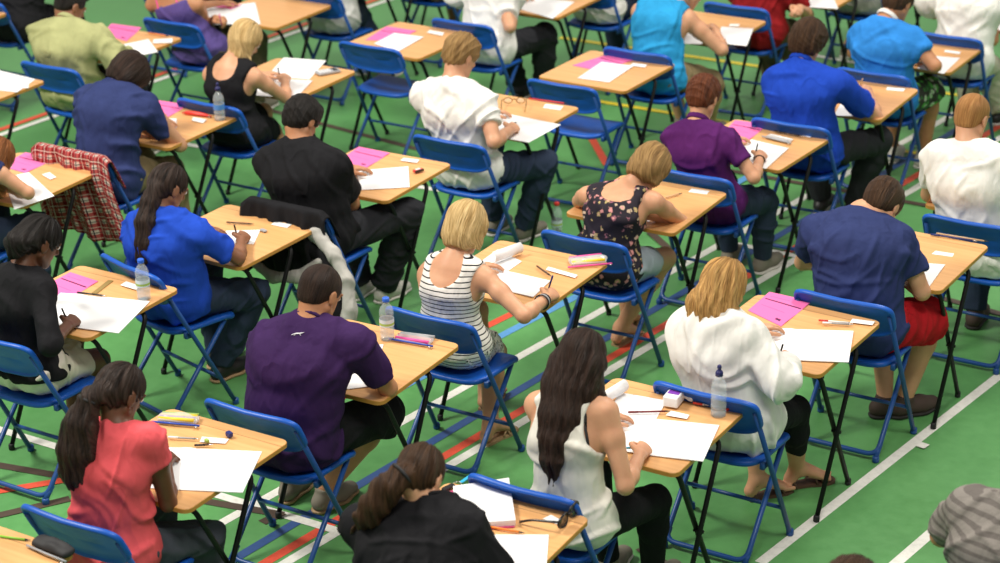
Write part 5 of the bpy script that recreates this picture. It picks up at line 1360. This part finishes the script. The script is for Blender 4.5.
 'blacktop': P_('D19', 'blonde woman in the black vest', 'person with straight blonde hair in a black racer-back vest', skin='skin_light', h=.006, head=(-.3, .7, 0), top=('tank', 'c_black', .007), bottom=('shorts', 'c_black', .014, .8), hair=('long', 'h_blond', [(0, -.03, 0), (.00, -.055, -.07), (.02, -.05, -.14)], [.078, .062, .03], 1.1, .004), pen='darkplastic', pencol='black', longtop=1, shoe='flipflop', shoemat='shoe_tan'),
 'green': P_('D20', 'man in the sage green shirt', 'person with cropped black hair in a sage green long-sleeved shirt', sex='m', skin='skin_brown', h=.0065, head=(-.3, .6, 0), top=('long', 'c_sage', .024, 1.), cuff=.6, collar='c_sage', bottom=('long', 'c_blackjean', .014), g=dict(cv=.05), hair=('crop', 'h_black'), fold=.012, handR='flat', longtop=1),
 'lavender': P_('D22', 'woman in the violet strappy top', 'person in a violet top with pink shoulder straps at the top edge', skin='skin_tan', h=.0065, head=(0, .6, 0), top=('cami', 'c_lav', .009, 0), camih=.35, bottom=('long', 'c_olive', .01), longtop=1, hair=('up', 'h_dark'),
    straps=[('shoulder_strap', 'pink_plastic', .005, [(.09, 1.1, .1), (.09, .7, .1), (.09, .2, .1)]), ('shoulder_strap', 'pink_plastic', .005, [(-.09, 1.1, .1), (-.09, .7, .1), (-.09, .2, .1)])], pen='pink_plastic', pencol='pink'),
 'dark64': P_('D32', 'person in patterned top and jeans', 'person in a pale patterned top and dark jeans, cut off by the top edge', sex='m', skin='skin_light', h=.0075, top=('tee', 'c_grey', .014, .6), bottom=('long', 'c_jean', .02), hair=('short', 'h_brown'), shoemat='shoe_gray'),
 'black55': P_('D31', 'person in black at the top left', 'person dressed all in black at the top left corner', sex='m', skin='skin_light', h=.0075, top=('long', 'c_black', .026, 1.), bottom=('long', 'c_black', .018), hair=('short', 'h_black'), shoemat='shoe_black'),
 'dark74': P_('D35', 'person in olive shorts at the top edge', 'person in olive shorts at the top edge, only the lower body in view', sex='m', skin='skin_brown', h=.0075, top=('tee', 'c_olive', .018, .6), bottom=('shorts', 'c_olive', .02, .9), hair=('short', 'h_black'), shoemat='shoe_black'),
 'black65': P_('D33', 'person in black trousers beyond the sage shirt', 'person in black trousers at the top edge beyond the sage green shirt', sex='m', skin='skin_light', h=.0075, top=('tee', 'c_black', .018, .6), bottom=('long', 'c_black', .018), hair=('short', 'h_black'), shoemat='shoe_black'),
 'greystripe': P_('D40', 'person in the grey striped shirt', 'person in a grey striped shirt in the bottom right corner', sex='m', skin='skin_tan', h=.0055, head=(-.2, .5, 0), top=('tee', 'c_greystripe', .022, .75), bottom=('long', 'c_blackjean', .014), hair=('short', 'h_black'), collar='c_white'),
 'brownhead': P_('D41', 'person at the bottom edge', 'person whose brown hair just shows at the bottom edge', skin='skin_light', h=.0065, head=(0, .5, 0), top=('tee', 'c_navy', .014, .6), bottom=('long', 'c_jean', .012), hair=('mop', 'h_brown')),
}
EMPTYD = {'D1': 'the empty desk behind the turquoise vest', 'D10': 'the empty desk beyond the sandy-haired boy', 'D21': 'the desk at the left edge behind the sage shirt', 'D28': 'the desk in the bottom left corner', 'D30': 'the desk in the top left corner'}
WHO = {c['desk']: c['who'] for c in PE.values()}
# ------------------------------------------------------------------ the floor and its painted lines
m = MB(); m.add([(-24, -2, 0), (8, -2, 0), (8, 34, 0), (-24, 34, 0)], [(0, 1, 2, 3)]); f = m.build('floor', MT['floor'], None, False); f['kind'] = 'structure'
for i, (c, w_, a, b) in enumerate(LINES):
    a = Vector((*a, 0)); b = Vector((*b, 0)); d = (b - a).normalized(); n_ = Vector((-d.y, d.x, 0)) * w_ / 2; z = .0006 + .00025 * i
    m = MB(); m.add([(*(a - n_).xy, z), (*(b - n_).xy, z), (*(b + n_).xy, z), (*(a + n_).xy, z)], [(0, 1, 2, 3)]); o = m.build('trim_%d' % (i + 1), MT['line_' + c], None, False); o['kind'] = 'structure'
# ------------------------------------------------------------------ desks and chairs
desk0 = make_desk(); first = True
for n in sorted(DESKS, key=lambda k: int(k[1:])):
    if n in ('D40', 'D41', 'D31'): continue
    x, y, a = DESKS[n]; o = desk0 if first else copy_tree(desk0); first = False
    o.location = (x, y, 0); o.rotation_euler = (0, 0, a)
    lab = ('pale wooden exam desk of the ' + WHO[n]) if n in WHO else {'D1': 'vacant pale wooden exam desk with papers behind the turquoise vest', 'D10': 'vacant pale wooden exam desk with papers beyond the sandy-haired boy', 'D21': 'pale wooden exam desk at the left edge behind the sage shirt', 'D28': 'pale wooden exam desk in the bottom left corner', 'D30': 'pale wooden exam desk cut off by the top left edge'}[n]
    tag(o, lab, 'desk', 'rows of exam desks')
chair0 = make_chair(); first = True
for n in sorted(DESKS, key=lambda k: int(k[1:])):
    if n in ('D21', 'D28', 'D30'): continue
    x, y, a = DESKS[n]; dx, dy, da = CHAIRS.get(n, (.0, 0, 0)); o = chair0 if first else copy_tree(chair0); first = False
    o.location = (x + .015 + dx, y - .495 + dy, 0); o.rotation_euler = (0, 0, da)
    lab = ('blue folding chair under the ' + WHO[n]) if n in WHO else {'D1': 'empty blue folding chair behind the turquoise vest', 'D10': 'empty blue folding chair beyond the sandy-haired boy'}[n]
    tag(o, lab, 'chair', 'blue folding chairs')
# ------------------------------------------------------------------ paper
def own(n): return ('on the desk of ' + WHO[n].replace('in the ', 'in ').replace(' at the ', ' at ').replace('the ', '')) if n in WHO else {'D1': 'on the vacant desk behind the turquoise vest', 'D10': 'on the vacant desk beyond the sandy-haired boy', 'D21': 'on the desk at the left edge behind the sage shirt', 'D28': 'on the desk in the bottom left corner', 'D30': 'on the desk in the top left corner'}[n]
seen = {}
def short(l): 
    return l
for kind, n, q in QUADS:
    i = seen[(kind, n)] = seen.get((kind, n), 0) + 1; nd = ('second ' if i > 1 else '')
    if kind == 'pink': o = sheet('exam_booklet', n, q, 'pink', .0022, lambda u, v: .002 * math.sin(v * 9) * u); tag(o, 'pink exam booklet ' + own(n), 'booklet', 'pink exam booklets')
    elif kind == 'card': o = sheet('candidate_card', n, q, 'card', .0008); tag(o, 'small white candidate card ' + own(n), 'card', 'candidate cards')
    elif kind == 'book': o = sheet('answer_book', n, q, 'paper', .003, lambda u, v: .004 * math.exp(-((u - .22) / .07) ** 2) - .0015 * math.exp(-((u - .3) / .03) ** 2) + .003 * u * u * (1 - v)); tag(o, 'open white answer book ' + own(n), 'book', 'answer books')
    elif kind == 'sheet': o = sheet('answer_sheet', n, q, 'paper', .0014, lambda u, v: .002 * (u * u) * v); tag(o, nd + 'white answer paper ' + own(n), 'paper', 'answer papers')
    elif kind == 'folder':
        z = ZL.get(n, .7104); root = sheet('notepad', n, q, 'paper', .022, None, z + .006); tag(root, 'thick white notepad on a pink folder beside the sunglasses', 'notepad')
        D = DESKS[n]; c = (sum(p[0] for p in q) / 4, sum(p[1] for p in q) / 4); q2 = [(c[0] + (p[0] - c[0]) * 1.05 - .008, c[1] + (p[1] - c[1]) * 1.04 - .006) for p in q]; o = sheet('folder', n, q2, 'pinkfolder', .004, None, z + .001); tag(o, 'pink folder lying under the thick white notepad', 'folder')
# curled booklets
def roll(n, a, b, r, lab, turns=1.15):
    A = Vector((*a, 0)); B = Vector((*b, 0)); L = (B - A).length; z = ZL.get(n, .7104); m = MB(); K = 22; vs = []; t_ = .0014
    for e in (0, 1):
        for k in range(K + 1):
            th = -PI / 2 + 2 * PI * turns * .42 * k / K; rr = r * (1 - .15 * k / K); vs.append((rr * math.cos(th), e * L, r + rr * math.sin(th))); vs.append(((rr - t_) * math.cos(th), e * L, r + (rr - t_) * math.sin(th)))
    S = 2 * (K + 1); fs = []
    for k in range(K): i = 2 * k; fs += [(i, i + 2, S + i + 2, S + i), (i + 1, S + i + 1, S + i + 3, i + 3), (i, i + 1, i + 3, i + 2), (S + i, S + i + 2, S + i + 3, S + i + 1)]
    fs += [(0, S, S + 1, 1), (2 * K, 2 * K + 1, S + 2 * K + 1, S + 2 * K)]
    m.add(vs, fs); o = m.build('curled_paper', MT['paper']); o.location = (*wloc(n, a), z + .001); o.rotation_euler = (0, 0, math.atan2(B.y - A.y, B.x - A.x) - PI / 2); tag(o, lab, 'paper'); return o
for r_ in ROLLS: roll(*r_)
# ------------------------------------------------------------------ pens, bottles, cases
PCOL = dict(pen_black=('darkplastic', 'steel', 'darkplastic'), pen_black2=('darkplastic', 'steel', 'darkplastic'), pen_white=('white_plastic', 'steel', 'red'), pen_red=('white_plastic', 'steel', 'red'), pen_clear=('gray', 'steel', 'white_plastic'),
            pen_brown=('brown', 'steel', 'darkplastic'), pen_navy=('navy', 'steel', 'navy'), pencil_brown=('brown', 'pencil_core'), pencil_tan=('tan', 'pencil_core'), pencil_maroon=('maroon', 'pencil_core', 'maroon'), pencil_orange=('orange', 'pencil_core'), pencil_red=('red', 'pencil_core'), pencil_green=('green', 'pencil_core'))
CN = dict(pen_black='black pen', pen_black2='second black pen', pen_white='white pen with red cap', pen_red='white pen with red cap', pen_clear='clear ballpoint pen', pen_brown='short dark pen', pen_navy='navy pen', pencil_brown='dark pencil', pencil_tan='tan pencil', pencil_maroon='dark red pen', pencil_orange='orange pencil', pencil_red='red pencil', pencil_green='green pencil')
CT = sorted(p[2][0][0] for p in SPOTS if p[0] == 'tissue')[1:]
for kind, n, pts in SPOTS:
    z = ZL.get(n, .7104) + .001; c0 = wloc(n, pts[0])
    if kind in PCOL: o = stick('pencil' if kind.startswith('pencil') and kind != 'pencil_maroon' else 'pen', n, pts[0], pts[1], .0042, PCOL[kind]); tag(o, CN[kind] + ' lying ' + own(n), 'pen' if 'pen_' in kind or 'maroon' in kind else 'pencil', 'loose pens and pencils'); continue
    if kind.startswith('bottle'):
        cfgb = dict(bottle_blue=dict(cap='cap_blue'), bottle_blue2=dict(cap='cap_blue', label='label_white'), bottle_blue3=dict(cap='cap_navy', sport=True, label='label_blue', h=.20), bottle_navy=dict(cap='cap_navy', sport=True, label=None, h=.20))[kind]
        o = bottle((*c0, .7106), **cfgb); tag(o, 'clear plastic water bottle ' + own(n), 'bottle', 'water bottles on the desks'); continue
    c1 = wloc(n, pts[-1]); ang = math.atan2(c1[1] - c0[1], c1[0] - c0[0]); mid = ((c0[0] + c1[0]) / 2, (c0[1] + c1[1]) / 2, .7108); Ls = math.hypot(c1[0] - c0[0], c1[1] - c0[1])
    if kind == 'ruler': m = MB(); m.box((0, 0, .0015), (Ls, .026, .003)); o = m.build('ruler', MT['rulerp'], None, False); o.location = mid; o.rotation_euler = (0, 0, ang); tag(o, 'brown see-through ruler ' + own(n), 'ruler')
    elif kind == 'case_bluezip': o = blob_case('pencil_case', mid, ang, .21, .10, .022, ('vinyl', 'blue_zip'), ('pink_plastic', 'red', 'gray')); tag(o, 'clear pencil case with a blue zip beside the water bottle', 'pencil case')
    elif kind == 'case_yellow': o = blob_case('pencil_case', mid, ang, .20, .09, .035, ('vinyl', 'blue_zip'), ('yellow', 'purple', 'yellow', 'label_green')); tag(o, 'yellow and purple pencil case with a blue zip beside the coral top', 'pencil case')
    elif kind == 'case_pink': o = blob_case('pencil_case', mid, ang, .21, .12, .035, ('vinyl', 'pink_plastic'), ('yellow', 'yellow', 'gray', 'pink_plastic')); tag(o, 'clear pencil case with a pink edge at the desk corner of the striped top', 'pencil case')
    elif kind == 'case_clear': o = blob_case('pencil_case', mid, ang, .19, .07, .014, ('vinyl', 'gray'), ('gray', 'white_plastic')); tag(o, 'flat clear pencil case ' + own(n), 'pencil case')
    elif kind == 'pencilcase_red': o = blob_case('pencil_case', mid, ang, .19, .028, .022, ('red', 'red'), ()); tag(o, 'slim red pencil case beside the bottle of the slumped man', 'pencil case')
    elif kind == 'pencilcase_redflat': o = blob_case('pencil_case', mid, ang, .20, .05, .028, ('orange', 'red'), ('yellow',)); tag(o, 'red and orange pencil case on the desk at the top right', 'pencil case')
    elif kind == 'pencilcase_black': o = blob_case('pencil_case', mid, ang, .20, .09, .045, ('rubber', 'gray'), ()); tag(o, 'black pencil case with a grey zip in the bottom left corner', 'pencil case')
    elif kind == 'tissuebox':
        root = empty('tissue_pack', (*c0, z), .12); m = MB(); m.box((0, 0, .022), (.062, .085, .044), 0, .006); m.build('pack', MT['white_plastic'], root, False); m = MB(); m.box((0, .006, .0448), (.048, .03, .0012), 0, .0); m.build('printed_panel', MT['purple'], root, False); tag(root, 'white tissue pack with a purple printed panel', 'tissues')
    elif kind == 'tissue':
        V_ = Vol((-.04, -.04, -.003), (.04, .04, .04), .003); rg = random.Random(int(pts[0][0] * 1e4))
        for i in range(7): V_.ell((rg.uniform(-.018, .018), rg.uniform(-.015, .015), .010 + rg.uniform(0, .012)), (.012, .010, .011), k=.004)
        V_.cut((0, 0, -1), 0); vv, ff = V_.surf(); vv = vv + vnormals(vv, ff) * folds(vv, 3, .006, .02)[:, None]; vv[:, 2] = np.maximum(vv[:, 2], 0); o = link('crumpled_tissue', vmesh('tissue', vv, ff), MT['paper']); o.location = (*c0, z); tag(o, 'small crumpled white tissue ' + ('next to the tissue pack' if pts[0][0] < CT[0] else 'second along from the tissue pack'), 'tissue', 'crumpled tissues')
    elif kind in ('sharpener', 'eraser_green', 'eraser_clear', 'eraser_red', 'cap_red', 'tape'):
        nm, mt, sz, lb = dict(sharpener=('sharpener', 'navy', (.028, .02, .018), 'small dark blue sharpener'), eraser_green=('eraser', 'label_green', (.02, .014, .012), 'tiny green eraser'), eraser_clear=('eraser', 'gray', (.04, .02, .008), 'grey eraser by the writing hand'),
                              eraser_red=('eraser', 'red', (.022, .055, .012), 'red and black boxed eraser'), cap_red=('ink_stopper', 'red', (.03, .012, .010), 'red pen cap by the bottle'), tape=('eraser', 'label_green', (.05, .022, .010), 'yellow-green eraser behind the red case'))[kind]
        m = MB(); m.box((0, 0, sz[2] / 2), sz, 0, .003); o = m.build(nm, MT[mt], None, False); o.location = (*c0, z); o.rotation_euler = (0, 0, ang if len(pts) > 1 else -.3); tag(o, lb + ' ' + own(n), nm.replace('pen_', ''))
        if kind == 'eraser_red': m = MB(); m.box((.0, 0, sz[2] + .0006), (.015, .03, .0012)); m.build('label', MT['white_plastic'], o, False); m = MB(); m.box((0.014, 0, .006), (.006, .055, .011)); m.build('sleeve', MT['darkplastic'], o, False)
    elif kind == 'calculator':
        root = empty('calculator', (*mid[:2], z), -.5); m = MB(); m.box((0, 0, .007), (.075, .145, .014), 0, .008); m.build('body', MT['gray'], root, False); m = MB(); m.box((0, .045, .0146), (.058, .03, .0012)); m.build('screen', MT['darkplastic'], root, False)
        for i in range(4):
            for j in range(4): m = MB(); m.box((-.024 + .016 * i, -.055 + .02 * j, .0155), (.011, .012, .003), 0, .002); m.build('key', MT['white_plastic'], root, False)
        tag(root, 'grey calculator at the desk edge of the blonde woman in black', 'calculator')
    elif kind in ('sunglasses', 'spectacles'):
        dark = kind == 'sunglasses'; fr = MT['darkplastic'] if dark else MT['goldwire']; r = .0035 if dark else .0026; c = (sum(p[0] for p in pts) / len(pts), sum(p[1] for p in pts) / len(pts)); te = ((pts[0][0] + pts[1][0]) / 2, (pts[0][1] + pts[1][1]) / 2); fe = ((pts[2][0] + pts[3][0]) / 2, (pts[2][1] + pts[3][1]) / 2) if dark else None
        c = fe if dark else c; root = empty(kind, (*wloc(n, c), z), math.atan2(te[1] - fe[1], te[0] - fe[0]) + PI / 2 if dark else .5)
        rx, rz = (.032, .021) if dark else (.024, .017)
        for s in (-1, 1):
            ring = [(s * .034 + rx * math.cos(a) * (1 + .12 * s * math.cos(a)), -.006 * abs(math.cos(a)) , .026 + rz * math.sin(a)) for a in np.linspace(0, 2 * PI, 18)[:-1]]
            m = MB(); m.tube(ring, r, 6, closed=True); rm = m.build('rim', fr, root); m = MB(); k_ = len(ring); m.add([(x, y - .0008, zz) for x, y, zz in ring] + [(x, y + .0008, zz) for x, y, zz in ring], [tuple(range(k_)), tuple(reversed(range(k_, 2 * k_)))] + [(i, k_ + i, k_ + (i + 1) % k_, (i + 1) % k_) for i in range(k_)])
            l_ = m.build('lens', MT['lens' if dark else 'glass'], rm, False)
            m = MB(); m.tube(path([(s * .066, -.004, .034), (s * .071, -.02, .034), (s * .070, -.10, .022), (s * .066, -.14, .004)], .02), r * (1.2 if dark else 1), 6); m.build('temple', fr, root)
        m = MB(); m.tube([(-.012, 0, .03), (0, .002, .034), (.012, 0, .03)], r, 6); m.build('bridge', fr, root)
        if dark: root.scale = (1.2, 1.15, 1.2)
        tag(root, 'black wraparound sunglasses at the desk corner' if dark else 'gold wire spectacles on the desk of the sandy-haired boy', 'sunglasses' if dark else 'glasses')
    elif kind == 'keys':
        root = empty('keys', (*mid[:2], z), ang); m = MB(); m.tube([(.016 * math.cos(a), .016 * math.sin(a), .003) for a in np.linspace(0, 2 * PI, 16)[:-1]], .0015, 6, closed=True); m.build('key_ring', MT['steel'], root)
        m = MB(); m.box((.045, .004, .004), (.06, .014, .003), .2, .003); m.build('key', MT['cyan'], root, False); m = MB(); m.box((-.045, 0, .006), (.055, .022, .010), 0, .004); m.build('key_fob', MT['darkplastic'], root, False); tag(root, 'bunch of keys beside the thick white notepad', 'keys')
# bottle with a red cap standing on the floor
o = bottle((*FLOORB, 0), cap='red', label='label_white', h=.23, liquid='water'); tag(o, 'clear bottle with a red cap standing on the floor by the floral top', 'bottle')
# ------------------------------------------------------------------ clothes hung over chairs
def drape(name, n, mt, label, fold=.02, width=.25, drop_b=.55, drop_f=.3, seed=1, side=0, cat='shirt', flare=.06):
    """cloth laid over the top of a chair back: falls behind and in front"""
    x, y, a = DESKS[n]; dx, dy, da = CHAIRS.get(n, (0, 0, 0)); ox, oy = x + .015 + dx, y - .495 + dy; rg = random.Random(seed)
    nu, nv = 60, 50; vs = []; uv = []; tot = drop_b + drop_f; ph = [rg.uniform(0, 6) for _ in range(6)]
    for j in range(nv + 1):
        s_ = -drop_b + tot * j / nv
        for i in range(nu + 1):
            u = -1 + 2 * i / nu; wd = width * (1 + (flare * abs(s_) / .5 if s_ < 0 else 0)); X = u * wd + side * max(0, -s_) * .3
            fall = abs(s_); f = min(1, fall / .12) * fold; rip = math.sin(u * 9 + ph[0] + s_ * 2) + .6 * math.sin(u * 17 + ph[1] - s_ * 5) + .4 * math.sin(u * 29 + ph[2])
            th = max(-PI / 2, min(PI / 2, s_ / .03)); edge = .03 * max(0, abs(u) - .85) / .15; top = .800 - edge
            if s_ < 0: Y = -.275 - .028 * math.sin(-th) - f * (.5 + .5 * rip) * .9 + .12 * max(0, fall - .2) ; Z = top - max(0, fall - .03) - .012 * (1 - math.cos(th)) + .012 * math.sin(u * 5 + ph[3]) * min(1, fall * 4)
            else: Y = -.275 + .028 * math.sin(th) + .49 * max(0, fall - .03) + f * .35 * (.5 + .5 * rip); Z = top - max(0, fall - .03) - .012 * (1 - math.cos(th))
            vs.append((X, Y, Z)); uv.append((u * width + side * .1, s_))
    fs = [(j * (nu + 1) + i, j * (nu + 1) + i + 1, (j + 1) * (nu + 1) + i + 1, (j + 1) * (nu + 1) + i) for j in range(nv) for i in range(nu)]
    me = bpy.data.meshes.new(name); me.from_pydata(vs, [], fs); ul = me.uv_layers.new(name='UVMap')
    for l in me.loops: ul.data[l.index].uv = (uv[l.vertex_index][0] * 1.6, uv[l.vertex_index][1] * 1.6)
    o = link(name, me, MT[mt]); md = o.modifiers.new('thickness', 'SOLIDIFY'); md.thickness = .006; o.location = (ox, oy, 0); o.rotation_euler = (0, 0, da); tag(o, label, cat); return o
drape('plaid_shirt', 'D12', 'c_plaid', 'red and white plaid shirt hung over the back of a chair', .035, .27, .50, .20, 3, .5, 'shirt', .18)
o = drape('hooded_jacket', 'D13', 'c_black', 'black hooded jacket with grey lining draped over a chair back', .030, .255, .40, .16, 5, .25, 'jacket', .08)
def lining(o):
    def blob(name, mt, segs, k=.03):
        V = Vol((-.35, -.55, -.02), (.62, -.12, .85), .007)
        for a, b, r0, r1, wd in segs: V.cone(a, b, r0, r1, k, (0, 1, 0), wd, wd)
        vv, ff = V.surf(); vv = relax(vv, ff, 2); vv = vv + vnormals(vv, ff) * folds(vv, 11, .006, .14)[:, None]; vv = relax(vv, ff, 1); return link(name, vmesh(name, vv, ff), MT[mt], o)
    P = [(.04, -.27, .66), (.20, -.30, .68), (.33, -.34, .62), (.42, -.37, .51), (.455, -.40, .38), (.43, -.41, .27)]
    blob('grey_lining', 'c_greytee', [(P[i], P[i + 1], .034, .036, .75) for i in range(5)] + [((-.13, -.38, .49), (.0, -.41, .455), .022, .028, .8), ((.0, -.41, .455), (.14, -.40, .48), .028, .028, .8), ((.14, -.40, .48), (.25, -.36, .57), .028, .02, .8)])
    Q = [(.08, -.27, .62), (.25, -.30, .58), (.34, -.345, .46), (.35, -.37, .30), (.36, -.38, .20)]
    blob('hood', 'c_black', [(Q[i], Q[i + 1], .055, .05, .8) for i in range(4)] + [((.43, -.41, .27), (.41, -.415, .16), .038, .034, .9)])
lining(o)
# ------------------------------------------------------------------ the candidates
import time
for key in PE:
    person(key, PE[key])
